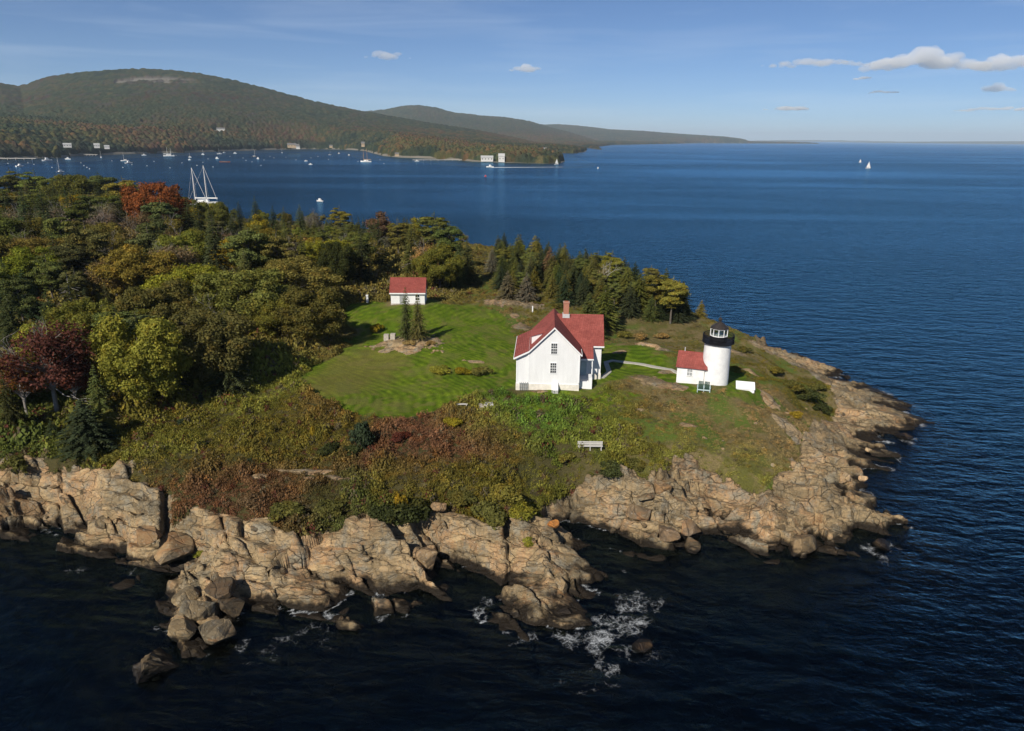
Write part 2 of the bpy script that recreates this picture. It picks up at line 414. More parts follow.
def rock_nodes(n, vec, tide=True, tint=(1, 1, 1)):
    """granite: tan, pink, grey lichen, rust; dark tide band near the water"""
    wv = n.new('ShaderNodeVectorMath', operation='ADD'); n.l.new(vec, wv.inputs[0])
    wn_ = n.new('ShaderNodeTexNoise'); wn_.inputs['Scale'].default_value = .35; wn_.inputs['Detail'].default_value = 3; n.l.new(vec, wn_.inputs['Vector']); n.l.new(n.scale(wn_.outputs['Color'], 1.6), wv.inputs[1]); wv = wv.outputs[0]
    big = n.noise(.2, 5, .65, vec, .6)
    col = n.ramp(big, [(.30, (.145,.128,.098)), (.42, (.225,.175,.112)), (.52, (.32,.238,.145)), (.60, (.33,.215,.125)), (.68, (.235,.205,.155)), (.80, (.17,.155,.125))])
    v1 = n.new('ShaderNodeTexVoronoi'); v1.inputs['Scale'].default_value = .5; n.l.new(n.mapping(wv, (.6, 1.7, 1.5), (0, .2, .57)), v1.inputs['Vector'])
    v2 = n.new('ShaderNodeTexVoronoi'); v2.inputs['Scale'].default_value = 1.5; n.l.new(n.mapping(wv, (.55, 1.7, 1.5), (.1, .2, .5)), v2.inputs['Vector'])
    def sep(v):
        q = n.new('ShaderNodeSeparateColor'); n.l.new(v.outputs['Color'], q.inputs[0]); return q.outputs[0]
    c1, c2 = sep(v1), sep(v2)
    col = n.scale(col, n.math('MULTIPLY', n.rng(c1, 0, 1, .78, 1.22), n.rng(c2, 0, 1, .82, 1.18)))
    col = n.mix(n.rng(n.noise(.6, 5, .7, vec), .5, .66, 0, .8), col, (.245,.235,.205))
    strata = n.mapping(wv, (.16, 2.3, 2.0), (0, .25, .57))
    col = n.mix(n.rng(n.noise(1.0, 5, .7, strata, .4), .56, .66, 0, .75), col, (.085,.072,.058))
    col = n.mix(n.rng(n.noise(.7, 4, .6, n.mapping(vec, (.35, 1.5, 1.3), (0, .25, .57)), .8), .58, .7, 0, .65), col, (.30,.155,.07))
    col = n.mix(n.rng(n.noise(2.4, 5, .75, vec), .52, .72, 0, .85), col, (.075,.066,.056))
    col = n.mix(n.rng(n.noise(6, 3, .6, vec), .6, .68, 0, .6), col, (.36,.345,.31))
    crk = n.vor(.5, n.mapping(wv, (.6, 1.7, 1.5), (0, .2, .57)), 'DISTANCE_TO_EDGE')
    col = n.mix(n.math('MULTIPLY', n.rng(crk, 0, .035, .9, 0), n.rng(n.noise(.4, 2, .5, vec), .42, .55)), col, (.028,.024,.02))
    crk2 = n.vor(1.5, n.mapping(wv, (.55, 1.7, 1.5), (.1, .2, .5)), 'DISTANCE_TO_EDGE')
    col = n.mix(n.math('MULTIPLY', n.rng(crk2, 0, .035, .8, 0), n.rng(n.noise(.7, 2, .5, vec), .48, .6)), col, (.04,.034,.028))
    col = n.mix(1.0, col, (tint[0]*1.06, tint[1]*1.02, tint[2]*.9), 'MULTIPLY')
    col = n.scale(col, n.rng(n.noise(.06, 3, .6, vec), .35, .65, .72, 1.18))
    rough = .85
    if tide:
        g = n.new('ShaderNodeNewGeometry'); sx = n.new('ShaderNodeSeparateXYZ'); n.l.new(g.outputs['Position'], sx.inputs[0])
        zz = n.math('ADD', sx.outputs[2], n.rng(n.noise(.5, 3, .6, g.outputs['Position']), .3, .7, -.5, .5))
        wet = n.rng(zz, .35, 1.1, 1, 0, True)
        col = n.mix(wet, col, (.022,.017,.012))
        kelp = n.rng(sx.outputs[2], -.4, -.05, 1, 0)
        col = n.mix(kelp, col, n.mix(n.noise(.8, 3, .6, g.outputs['Position']), (.012,.008,.004), (.05,.032,.014)))
        deep = n.rng(sx.outputs[2], -3.6, -.5, 1, 0)  # darker with depth: stands in for light absorbed by the water
        col = n.mix(deep, col, (.002,.0055,.010))
        rough = n.rng(wet, 0, 1, .88, .5)
    h = n.math('ADD', n.math('MULTIPLY', n.noise(1.6, 6, .7, vec), .8), n.math('MULTIPLY', n.math('MINIMUM', crk, .05), 5.0))
    h = n.math('ADD', h, n.math('MULTIPLY', n.math('MINIMUM', crk2, .04), 3.0))
    h = n.math('ADD', h, n.math('ADD', n.math('MULTIPLY', c1, .55), n.math('MULTIPLY', c2, .3)))
    h = n.math('ADD', h, n.math('MULTIPLY', n.noise(1.0, 5, .7, strata, .4), .6))
    return col, rough, h

n = NT('island_ground'); c = n.coord()
rc, rr, rh = rock_nodes(n, c)
gcol = n.attr('ground', 'Color')
gn = n.rng(n.noise(7, 4, .7, c), .3, .7, .62, 1.38)
gcol = n.scale(gcol, gn)
gcol = n.mix(n.rng(n.noise(1.3, 4, .65, c), .55, .75, 0, .35), gcol, (.11,.095,.045))
rk = n.rng(n.math('ADD', n.attr('rock'), n.rng(n.noise(2.5, 4, .65, c), .3, .7, -.35, .35)), .42, .58)
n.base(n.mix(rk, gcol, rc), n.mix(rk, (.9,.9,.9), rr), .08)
hh = n.mix(rk, n.scale(n.noise(9, 3, .7, c), .8), rh)
n.put(n.b.inputs['Normal'], n.bump(hh, .9, .3))
GROUND_M = n.m
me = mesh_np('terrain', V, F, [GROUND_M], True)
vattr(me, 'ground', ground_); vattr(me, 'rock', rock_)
tag(link('terrain', me), kind='structure')

def gz(x, y): return float(terrain(np.array([x], float), np.array([y], float))[0][0])
def on(px, py):
    p = at(px, py); return Vector((p[0], p[1], gz(p[0], p[1])))

# ---- sea bed
n = NT('sea_bed'); n.base(n.mix(n.noise(.02, 3, .5, n.coord()), (.8,.9,.9), (1.15,1.1,1.1)), .9, 0)
sx_ = n.new('ShaderNodeSeparateXYZ'); n.l.new(n.coord(), sx_.inputs[0])
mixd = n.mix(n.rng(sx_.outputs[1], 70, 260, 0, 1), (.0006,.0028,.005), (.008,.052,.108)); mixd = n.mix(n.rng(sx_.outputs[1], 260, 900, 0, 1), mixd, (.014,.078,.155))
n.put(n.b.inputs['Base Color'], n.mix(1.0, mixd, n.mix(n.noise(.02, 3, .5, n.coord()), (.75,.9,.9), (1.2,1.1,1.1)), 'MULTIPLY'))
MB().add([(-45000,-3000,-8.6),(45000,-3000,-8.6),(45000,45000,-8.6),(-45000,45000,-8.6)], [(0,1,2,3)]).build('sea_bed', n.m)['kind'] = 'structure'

# ---- water
wx = graded(-75, 95, .34, -44000, 44000, 1.12, 3000); wy = graded(40, 128, .34, -2500, 44000, 1.12, 3000)
X, Y = np.meshgrid(wx, wy); X = X.ravel(); Y = Y.ravel()
near = (abs(X) < 130) & (Y > 30) & (Y < 160)
foam = np.zeros(len(X)); zb = np.full(len(X), -9.0)
tz, _, _, tsd = terrain(X[near], Y[near])
ff = np.exp(-np.abs(tz+.1)/.3)*.8*sstep(fbm(X[near]/3.5, Y[near]/3.5, 201, 3), -.1, .22)
wfx = fbm(X[near]/2.2, Y[near]/2.2, 221, 4)*5; wfy = fbm(X[near]/2.2, Y[near]/2.2, 231, 4)*5
for px, py, r, a in [(598,650,2.6,.75),(630,632,2.0,.7),(570,645,2.2,.6),(622,575,2.0,.6),(632,605,2.4,.6),(600,680,2.6,.45),(640,655,2.8,.5),(560,610,2.0,.6),(640,600,2.4,.55),(575,690,3,.42),(610,625,2.6,.6),(490,607,1.5,.55),(520,640,1.6,.55),
   (890,545,2.2,.65),(875,555,2.0,.6),(905,440,2.5,.55),(920,432,2.2,.5),(855,492,1.8,.6),(868,498,1.8,.55),(728,522,1.1,.6),(250,615,1.1,.6),(280,645,4.0,.43),(250,660,4,.42),(320,638,3.5,.45),(240,640,1.5,.6),(300,632,2,.5),
   (130,575,1.0,.6),(60,578,1.6,.55),(80,573,1.4,.5),(600,545,2.2,.38),(640,560,2.2,.33),(912,408,2.0,.5),(835,362,2,.5),(795,352,2,.4),(700,560,2.5,.33),(765,565,3,.3),(800,560,3,.3),(850,570,3,.35),(395,598,1.5,.5),(350,625,1.6,.45),(180,690,2,.4)]:
    q = at_z(px, py, 0); ff = np.maximum(ff, a*np.exp(-((X[near]+wfx-q[0])**2+(Y[near]+wfy-q[1])**2)/(r*r)))
foam[near] = ff
F = grid_faces(len(wx), len(wy))
inside = poly_sd(X[near], Y[near], COAST); keep = np.full(len(X), -1e9); keep[near] = inside
F = F[~(keep[F] > 8).all(1)]
V, F, foam = compact(np.stack([X, Y, X*0], 1), F, foam)
n = NT('sea_water'); n.n.remove(n.b)
g = n.new('ShaderNodeNewGeometry').outputs['Position']
lo = n.noise(.0035, 4, .6, n.mapping(g, (.45, 1.6, 1), (0, 0, .12)), .6)           # wind lanes
amp = n.rng(lo, .38, .62, .45, 1.15)
w1 = n.noise(.23, 2, .5, n.mapping(g, (.7, 1.5, 1), (0, 0, .5)), .4)
w2 = n.noise(.75, 3, .55, n.mapping(g, (.75, 1.35, 1), (0, 0, .35)), .3)
w3 = n.noise(2.6, 3, .6, g)
hsum = n.math('ADD', n.math('MULTIPLY', w1, 1.6), n.math('ADD', n.math('MULTIPLY', w2, .85), n.math('MULTIPLY', w3, .2)))
hsum = n.math('MULTIPLY', hsum, amp)
bn = n.bump(hsum, 1.0, .6)
gl = n.new('ShaderNodeBsdfGlossy'); gl.inputs['Roughness'].default_value = .14; gl.inputs[0].default_value = (.29,.60,.86,1); n.l.new(bn, gl.inputs['Normal'])
tr = n.new('ShaderNodeBsdfTransparent'); tr.inputs[0].default_value = (.50,.62,.62,1)
fr = n.new('ShaderNodeFresnel'); fr.inputs[0].default_value = 1.33; n.l.new(bn, fr.inputs['Normal'])
mx = n.new('ShaderNodeMixShader'); n.l.new(fr.outputs[0], mx.inputs[0]); n.l.new(tr.outputs[0], mx.inputs[1]); n.l.new(gl.outputs[0], mx.inputs[2])
fd = n.new('ShaderNodeBsdfDiffuse'); fd.inputs[0].default_value = (.72,.75,.76,1)
fa = n.attr('foam')
wv = n.new('ShaderNodeVectorMath', operation='ADD'); n.l.new(g, wv.inputs[0])
nz = n.new('ShaderNodeTexNoise'); nz.inputs['Scale'].default_value = .9; nz.inputs['Detail'].default_value = 4; n.l.new(g, nz.inputs['Vector']); n.l.new(n.scale(nz.outputs['Color'], 1.5), wv.inputs[1])
lace = n.math('MAXIMUM', n.rng(n.vor(.8, wv.outputs[0], 'DISTANCE_TO_EDGE'), 0, .13, 1, 0), n.math('MULTIPLY', n.rng(n.vor(2.2, wv.outputs[0], 'DISTANCE_TO_EDGE'), 0, .12, 1, 0), .75))
fm = n.math('MULTIPLY', n.math('ADD', n.math('MULTIPLY', lace, .38), n.math('MULTIPLY', n.noise(1.0, 6, .75, g, .6), 1.55)), n.math('MULTIPLY', fa, 1.15))
fm = n.math('MULTIPLY', n.rng(fm, .52, 1.15, 0, .8), n.rng(n.noise(4.5, 3, .7, g), .3, .55))
mf = n.new('ShaderNodeMixShader'); n.l.new(fm, mf.inputs[0]); n.l.new(mx.outputs[0], mf.inputs[1]); n.l.new(fd.outputs[0], mf.inputs[2])
n.l.new(mf.outputs[0], n.out.inputs['Surface'])
me = mesh_np('sea', V, F, [n.m], True); vattr(me, 'foam', foam)
tag(link('sea', me), kind='structure')
# ------------------------------------------------------------------ materials of the buildings
def clap(name, col, pitch=.14):
    """painted clapboard: courses along z"""
    n = NT(name); c = n.coord()
    sx = n.new('ShaderNodeSeparateXYZ'); n.l.new(c, sx.inputs[0])
    saw = n.math('FRACT', n.math('DIVIDE', sx.outputs[2], pitch))
    f = n.rng(n.noise(1.2, 5, .65, n.mapping(c, (1.6, 1.6, .3))), .3, .75, .90, 1.03)
    n.base(n.scale(col, f), .55, .3)
    n.put(n.b.inputs['Normal'], n.bump(saw, .35, .02)); return n.m
def shingles(name, a, b):
    n = NT(name); c = n.coord()
    sx = n.new('ShaderNodeSeparateXYZ'); n.l.new(c, sx.inputs[0])
    br = n.new('ShaderNodeTexBrick'); br.offset = .5
    cb = n.new('ShaderNodeCombineXYZ'); n.l.new(n.math('ADD', sx.outputs[0], sx.outputs[1]), cb.inputs[0]); n.l.new(sx.outputs[2], cb.inputs[1])
    n.l.new(cb.outputs[0], br.inputs['Vector']); br.inputs['Scale'].default_value = 1.0
    br.inputs['Brick Width'].default_value = .34; br.inputs['Row Height'].default_value = .13; br.inputs['Mortar Size'].default_value = .012
    br.inputs['Color1'].default_value = (*a, 1); br.inputs['Color2'].default_value = (*b, 1); br.inputs['Mortar'].default_value = (a[0]*.45, a[1]*.45, a[2]*.45, 1)
    col = n.scale(br.outputs[0], n.rng(n.noise(.7, 5, .65, c), .3, .7, .8, 1.2))
    n.base(col, .85, .2); n.put(n.b.inputs['Normal'], n.bump(br.outputs['Fac'], .4, -.02)); return n.m
M_CLAP = clap('white_clapboard', (.78,.78,.77)); M_TRIM = simple('white_trim', (.8,.8,.79), .5, .05)
M_WHITEWASH = simple('whitewashed_brick', (.78,.775,.76), .65, .13, 1.1, bump=.35)
M_FOUND = simple('cream_foundation', (.70,.66,.58), .8, .18, 1.6, bump=.3)
M_ROOF = shingles('red_shingles', (.25,.062,.05), (.31,.085,.068))
M_SHEDROOF = shingles('dull_red_shingles', (.24,.055,.045), (.29,.075,.058))
M_GLASS = NT('window_glass').base((.03,.035,.04), .08, .6).m
M_BRICK = NT('orange_brick'); _c = M_BRICK.coord(); _b = M_BRICK.new('ShaderNodeTexBrick'); M_BRICK.l.new(M_BRICK.mapping(_c, (1,1,1), (math.pi/2,0,0)), _b.inputs['Vector'])
_b.inputs['Scale'].default_value = 5; _b.inputs['Color1'].default_value = (.42,.13,.06,1); _b.inputs['Color2'].default_value = (.33,.09,.045,1); _b.inputs['Mortar'].default_value = (.4,.3,.24,1)
_b.inputs['Mortar Size'].default_value = .03; M_BRICK.base(_b.outputs[0], .85, .2); M_BRICK = M_BRICK.m
M_BLACK = simple('black_iron', (.012,.012,.014), .4, .2); M_BRONZE = simple('brown_iron_roof', (.032,.026,.023), .5, .3)
M_GREY = simple('weathered_grey_wood', (.33,.31,.28), .85, .25, 4); M_GREYP = simple('grey_paint', (.3,.31,.31), .7, .15)
M_DKGREEN = simple('dark_green_paint', (.012,.045,.03), .5, .2); M_PALEBLUE = simple('pale_blue_grey_paint', (.42,.52,.52), .6, .1)
M_STONE = simple('pale_fieldstone', (.40,.36,.31), .9, .3, 3, bump=.5); M_LEAD = simple('lead_flashing', (.5,.5,.5), .6, .1)
M_CONC = simple('pale_concrete', (.38,.36,.31), .9, .2, 2, bump=.3)

def window(parent, x, y, z, w, h, cols=2, rows=4, nx=0.0, ny=-1.0):
    """a sash window in a wall whose outward normal is (nx,ny): frame > pane"""
    rot = math.atan2(nx, -ny)
    f = MB(); b = .09
    f.box(-w/2-b, w/2+b, -.05, .02, h/2, h/2+b).box(-w/2-b, w/2+b, -.08, .02, -h/2-b, -h/2)
    f.box(-w/2-b, -w/2, -.05, .02, -h/2, h/2).box(w/2, w/2+b, -.05, .02, -h/2, h/2)
    for i in range(1, cols): q = -w/2+w*i/cols; f.box(q-.022, q+.022, -.03, .02, -h/2, h/2)
    for j in range(1, rows):
        q = -h/2+h*j/rows; t = .04 if j*2 == rows else .022
        f.box(-w/2, w/2, -.028, .018, q-t, q+t)
    o = f.build('window', M_TRIM, parent, (x, y, z), rot)
    MB().box(-w/2, w/2, -.012, .012, -h/2, h/2).build('pane', M_GLASS, o)
    return o

def roofslab(mb, a, b, c, d, t=.16):
    """roof plane a-b (eave) c-d (ridge), extruded down"""
    mb.prism([a, b, c, d], (0, 0, -t))

# ------------------------------------------------------------------ keeper's house
q = at(551.5, 389); HX, HY = q[0], 93.7; HZ = gz(HX, HY+1)+.02
base_ = at_d(553, 389, 93.7); HZ = base_[2]; HX = base_[0]
house = thing('keepers_house', 'large white clapboard house with steep red roofs and an orange brick chimney', 'house', (HX, HY, HZ), math.radians(-2.7))
E, A, DEP = 5.55, 9.15, 10.8
w = MB()
w.prism([(-3.6,0,.0),(3.6,0,.0),(3.6,0,E),(0,0,A-.12),(-3.6,0,E)], (0,DEP,0))
w.prism([(-5.25,.12,.0),(-3.61,.12,.0),(-3.61,.12,5.2),(-5.25,.12,4.45)], (0,DEP-.24,0))
w.prism([(7.0,4.9,0),(7.0,12.1,0),(7.0,12.1,5.4),(7.0,8.5,8.85),(7.0,4.9,5.4)], (-5.5,0,0))
w.build('wall', M_CLAP, house)
f = MB().box(-5.32,3.66,-.05,DEP-.05,-1.4,.72).box(3.67,7.06,4.84,12.0,-1.4,.9); f.build('foundation', M_FOUND, house)
r = MB(); o_ = .28
s1 = (A-E)/3.6
roofslab(r, (3.6+.3,-o_,E-.3*s1), (3.6+.3,DEP+o_,E-.3*s1), (0,DEP+o_,A), (0,-o_,A))
roofslab(r, (0,-o_,A), (0,DEP+o_,A), (-3.5,DEP+o_,A-3.5*s1), (-3.5,-o_,A-3.5*s1))
roofslab(r, (-3.45,-o_,A-3.5*s1+.01), (-3.45,DEP+o_,A-3.5*s1+.01), (-5.6,DEP+o_,4.62), (-5.6,-o_,4.62))
s2 = (8.9-5.45)/3.6
roofslab(r, (.4,8.5,8.95), (7.35,8.5,8.95), (7.35,4.55,8.95-3.95*s2), (2.2,4.55,8.95-3.95*s2))
roofslab(r, (7.35,8.5,8.95), (.4,8.5,8.95), (.4,12.5,8.95-4.0*s2), (7.35,12.5,8.95-4.0*s2))
roofslab(r, (3.4,4.56,8.95-3.95*s2+.004), (5.75,4.56,8.95-3.95*s2+.004), (5.75,2.75,3.75), (3.4,2.75,3.75), .12)
roof = r.build('roof', M_ROOF, house)
t = MB()                                     # rake and eave boards
def board(a, b, hgt=.24, th=.05):
    a = Vector(a); b = Vector(b); t.prism([a, b, b-Vector((0,0,hgt)), a-Vector((0,0,hgt))], (0,-th,0))
board((0,-.283,A-.02), (3.9,-.283,E-.3*s1-.02)); board((-3.5,-.283,A-3.5*s1-.02), (0,-.283,A-.02)); board((-5.6,-.283,4.6), (-3.5,-.283,A-3.5*s1-.02))
for (xx, sgn, y0, y1, zz) in ((3.9,1,-.28,2.7,E-.3*s1),(-5.6,-1,-.28,DEP+.28,4.62)):
    t.box(xx-.02 if sgn > 0 else xx-.07, xx+.07 if sgn > 0 else xx+.02, y0, y1, zz-.24, zz-.01)
t.box(5.8,7.35,4.47,4.56,8.95-3.95*s2-.22,8.95-3.95*s2-.01); t.box(3.95,5.78,2.66,2.75,3.55,3.74)
for sx in (-3.57,3.57): t.box(sx-.1,sx+.1,-.03,.02,.97,E-.3)
t.box(-5.28,-5.12,.085,.13,.97,4.5); t.box(-5.3,3.64,-.06,.0,.7,.8)
t.build('trim', M_TRIM, roof)
window(house, .0,-.02,6.0,.8,1.5,3,4); window(house, -.05,-.02,3.15,.8,1.45,3,4)
ch = MB().box(-.4,.4,-.45,.45,-1.2,1.62).box(-.47,.47,-.52,.52,1.62,1.8).box(-.3,.3,-.35,.35,1.8,1.86).build('chimney', M_BRICK, house, (1.75,8.5,9.0))
MB().box(-.52,.52,-.58,.58,-.55,.02).build('flashing', M_LEAD, ch)
d = MB().prism([(-3.2,2.2,E+.25),(-3.2,2.2,7.15),(-1.55,2.2,7.62)], (0,2.4,0)); dm = d.build('dormer', M_CLAP, house)
MB().prism([(-3.45,2.0,7.1),(-1.2,2.0,7.78),(-1.2,2.0,7.9),(-3.45,2.0,7.22)], (0,2.7,0)).build('dormer_roof', simple('plain_red_roof', (.28,.072,.058), .85, .15, 2), dm)
po = MB()
for px_ in (5.6,): po.box(px_-.07,px_+.07,2.85,2.99,.6,3.65)
po.box(3.62,5.68,2.8,4.88,.25,.55); porch = po.build('porch', M_TRIM, house)
MB().box(4.0,4.9,4.78,4.86,.6,2.7).build('door', M_PALEBLUE, porch)
st = MB()
for k in range(4): st.box(3.75,5.1,2.78-.3*(k+1),2.8-.3*k,-.3,.5-.2*k)
st.box(3.66,3.76,1.1,2.79,-.4,1.5).box(5.1,5.55,1.0,2.79,-.4,1.45).box(3.76,5.1,1.0,1.08,-.4,.9)
st.build('steps', M_TRIM, porch)
MB().prism([(-.45,-1.5,-.4),(.45,-1.5,-.4),(.45,-1.5,.35),(-.45,-1.5,.35)], (0,.02,0)).prism([(-.45,-1.5,-.4),(-.45,-1.5,.35),(-.45,-.06,1.05),(-.45,-.06,-.4)], (.9,0,0)).build('bulkhead', M_TRIM, house, (.25,0,.0))
g = MB()
for k in range(5): g.box(-4.75+.26*k,-4.66+.26*k,-.3,-.24,-.2,1.05)
g.box(-4.8,-3.6,-.24,-.2,.78,.86).box(-4.8,-3.6,-.24,-.2,.2,.28); g.build('cellar_railing', M_GREYP, house)

# ------------------------------------------------------------------ light tower and its workroom
tb = at_d(713.9, 382.5, 98.6); TX, TY, TZ = tb
tower = thing('lighthouse', 'round white lighthouse tower with black gallery and lantern under a dark conical roof', 'lighthouse', (TX, TY, TZ))
MB().lathe([(2.02,-1.5),(2.0,0),(1.9,6.0),(1.98,6.05),(1.98,6.2)], 48).build('tower_wall', M_WHITEWASH, tower, smooth=False)
ga = MB().lathe([(1.95,6.1),(2.3,6.3),(2.3,6.42),(0.4,6.42)], 40).build('gallery', M_BLACK, tower)
rl = MB()
for k in range(84):
    a = 2*math.pi*k/84; rl.tube([(2.22*math.cos(a),2.22*math.sin(a),6.42),(2.22*math.cos(a),2.22*math.sin(a),7.5)], .027, 4)
for zz in (6.75,7.1,7.5):
    rl.tube([(2.22*math.cos(2*math.pi*k/40),2.22*math.sin(2*math.pi*k/40),zz) for k in range(41)], .035, 4, False)
rl.build('railing', M_BLACK, ga)
ln = MB().lathe([(1.28,6.42),(1.28,7.2),(1.34,7.23),(1.34,7.3),(1.2,7.3)], 10); lan = ln.build('lantern', M_BLACK, tower)
lm = MB()
for k in range(10):
    a = 2*math.pi*k/10; lm.tube([(1.24*math.cos(a),1.24*math.sin(a),7.3),(1.24*math.cos(a),1.24*math.sin(a),8.42)], .06, 4)
lm.lathe([(1.3,7.29),(1.3,7.4),(1.18,7.4)], 10); lm.lathe([(1.3,8.36),(1.3,8.5),(1.1,8.5)], 10)
lm.build('glazing_bars', M_TRIM, lan)
gm = NT('lantern_glass'); gm.n.remove(gm.b); _t = gm.new('ShaderNodeBsdfTransparent'); _g = gm.new('ShaderNodeBsdfGlossy'); _g.inputs['Roughness'].default_value = .03
_m = gm.new('ShaderNodeMixShader'); _m.inputs[0].default_value = .25; _t.inputs[0].default_value = (.7,.75,.74,1); gm.l.new(_t.outputs[0], _m.inputs[1]); gm.l.new(_g.outputs[0], _m.inputs[2]); gm.l.new(_m.outputs[0], gm.out.inputs[0])
MB().lathe([(1.22,7.32),(1.22,8.42)], 10, cap=False).build('lantern_pane', gm.m, lan)
MB().lathe([(.3,7.2),(.35,7.5),(.22,7.9),(.34,8.05),(.34,8.25),(.1,8.35)], 12).build('lamp', M_PALEBLUE, lan)
MB().lathe([(1.34,8.42),(1.3,8.52),(.78,8.95),(.28,9.3),(.18,9.4),(.18,9.5),(.28,9.6),(.28,9.8),(.16,9.92),(.04,10.0),(.03,10.5)], 10).build('lantern_roof', M_BRONZE, tower)

ws = thing('workroom', 'low white brick building with a red gable roof joined to the light tower', 'outbuilding', (TX, TY, TZ), math.radians(-19))
MB().prism([(-5.35,-1.7,-1.4),(-5.35,2.1,-1.4),(-5.35,2.1,2.65),(-5.35,.2,4.25),(-5.35,-1.7,2.65)], (3.9,0,0)).build('wall', M_WHITEWASH, ws)
r = MB(); sl = 1.65/1.9
roofslab(r, (-5.55,-2.0,2.65-.3*sl+.12), (-1.0,-2.0,2.65-.3*sl+.12), (-1.35,.2,4.42), (-5.55,.2,4.42), .12)
roofslab(r, (-5.55,.2,4.42), (-1.35,.2,4.42), (-1.35,2.4,2.65-.3*sl+.12), (-5.55,2.4,2.65-.3*sl+.12), .12)
rf = r.build('roof', M_ROOF, ws)
MB().tube([(-4.6,.2,4.3),(-4.6,.2,4.95)], .07, 8).build('vent_pipe', M_LEAD, rf)
wo = window(ws, -3.5,-1.73,1.75,.72,1.05,2,2)
for ch_ in wo.children: ch_.data.materials[0] = M_GREYP

# ------------------------------------------------------------------ shed at the edge of the wood
sb = at(408, 304.5); sb[2] -= .1
shed = thing('shed', 'small white red-roofed shed at the forest edge behind two thin conifers', 'shed', (sb[0], sb[1], sb[2]), math.radians(2))
MB().prism([(-3.3,0,-1),(-3.3,4.6,-1),(-3.3,4.6,2.7),(-3.3,2.3,4.9),(-3.3,0,2.7)], (6.6,0,0)).build('wall', M_CLAP, shed)
r = MB(); roofslab(r, (-3.55,-.35,2.5), (3.55,-.35,2.5), (3.55,2.3,5.08), (-3.55,2.3,5.08)); roofslab(r, (-3.55,2.3,5.08), (3.55,2.3,5.08), (3.55,4.95,2.5), (-3.55,4.95,2.5))
r.build('roof', M_SHEDROOF, shed)
MB().box(-3.5,3.5,-.45,-.36,2.25,2.48).build('eave_board', M_TRIM, shed)
window(shed, 1.9,-.02,1.5,.8,1.1,2,2); MB().box(-1.6,-.6,-.06,0,-.2,2.0).build('door', M_GREYP, shed)
MB().box(-3.36,3.36,-.05,4.65,-1.2,.3).build('foundation', M_STONE, shed)

# ------------------------------------------------------------------ small things around the houses
def bench(px, py, wd, label, cat='bench', mat=None, back=True, rot=0.0, name='bench', group=None, slope=False, leg=True):
    p = on(px, py); mat = mat or M_GREY
    t = thing(name, label, cat, p, rot, group)
    MB().box(-wd/2,wd/2,-.22,.0,.42,.47).box(-wd/2,wd/2,.03,.24,.42,.47).build('seat', mat, t)
    for sx in (-wd/2+.18, 0, wd/2-.18) if wd > 2.4 else (-wd/2+.15, wd/2-.15):
        MB().box(sx-.05,sx+.05,-.2,-.1,-.15,.42).build('leg', mat, t); MB().box(sx-.05,sx+.05,.16,.26,-.15,.42 if not back else .98).build('leg', mat, t)
    if back:
        MB().box(-wd/2,wd/2,.12,.16,.58,.76).box(-wd/2,wd/2,.12,.16,.82,1.0).build('backrest', mat, t)
    return t
M_PALEWOOD = simple('silvered_pale_wood', (.5,.48,.44), .8, .15, 4)
bench(590, 449, 3.1, 'long pale bench with a back on the heath below the lawn, facing the water', mat=M_PALEWOOD)
bench(462, 407, 1.5, 'backless plank bench with a whitish seat at the lawn edge, left of the stone seat', mat=M_PALEWOOD, back=False, rot=.05)
ss = thing('stone_seat', 'low fieldstone seat topped with a whitish slab at the lawn edge', 'seat', on(486, 408), .1)
MB().box(-.95,.8,-.5,.45,-.5,.5).build('base', M_STONE, ss); MB().box(-.25,.95,-.56,.5,.5,.62).build('slab', M_PALEWOOD, ss)
# two-seat garden chair in front of the workroom
p = on(703.5, 391); gs = thing('double_chair', 'green two seat garden chair with pale arms in front of the lighthouse', 'garden chair', p, math.radians(-15))
b = MB(); s_ = MB(); l_ = MB()
for cx in (-.42,.42):
    for k in range(4):
        xx = cx-.27+.18*k; b.prism([(xx-.075,.22,.38),(xx+.075,.22,.38),(xx+.075,.5,1.3),(xx-.075,.5,1.3)], (0,.03,0))
    for k in range(4): s_.box(cx-.33,cx+.33,-.4+.16*k,-.27+.16*k,.36,.4)
b.build('backrest', M_DKGREEN, gs); s_.build('seat', M_DKGREEN, gs)
for xx in (-.86,0,.86):
    MB().box(xx-.09,xx+.09,-.5,.3,.6,.64).build('armrest', M_PALEBLUE, gs); MB().box(xx-.05,xx+.05,-.46,-.38,-.15,.6).build('leg', M_PALEBLUE, gs); MB().box(xx-.05,xx+.05,.26,.34,-.15,.9).build('leg', M_PALEBLUE, gs)
MB().box(-.9,.9,-.44,-.41,.2,.38).build('apron', M_PALEBLUE, gs)
# white slanted box right of the tower
p = on(745, 389); wb = thing('hatch', 'white sloping hatch lying in the grass right of the lighthouse', 'hatch', p, math.radians(-14))
MB().prism([(-1.25,-.7,-.3),(-1.25,.75,-.3),(-1.25,.75,.8),(-1.25,-.7,.2)], (2.5,0,0)).build('box', M_TRIM, wb)
MB().prism([(-1.33,-.78,.2),(1.33,-.78,.2),(1.33,.8,.84),(-1.33,.8,.84)], (0,0,.07)).build('lid', M_TRIM, wb)
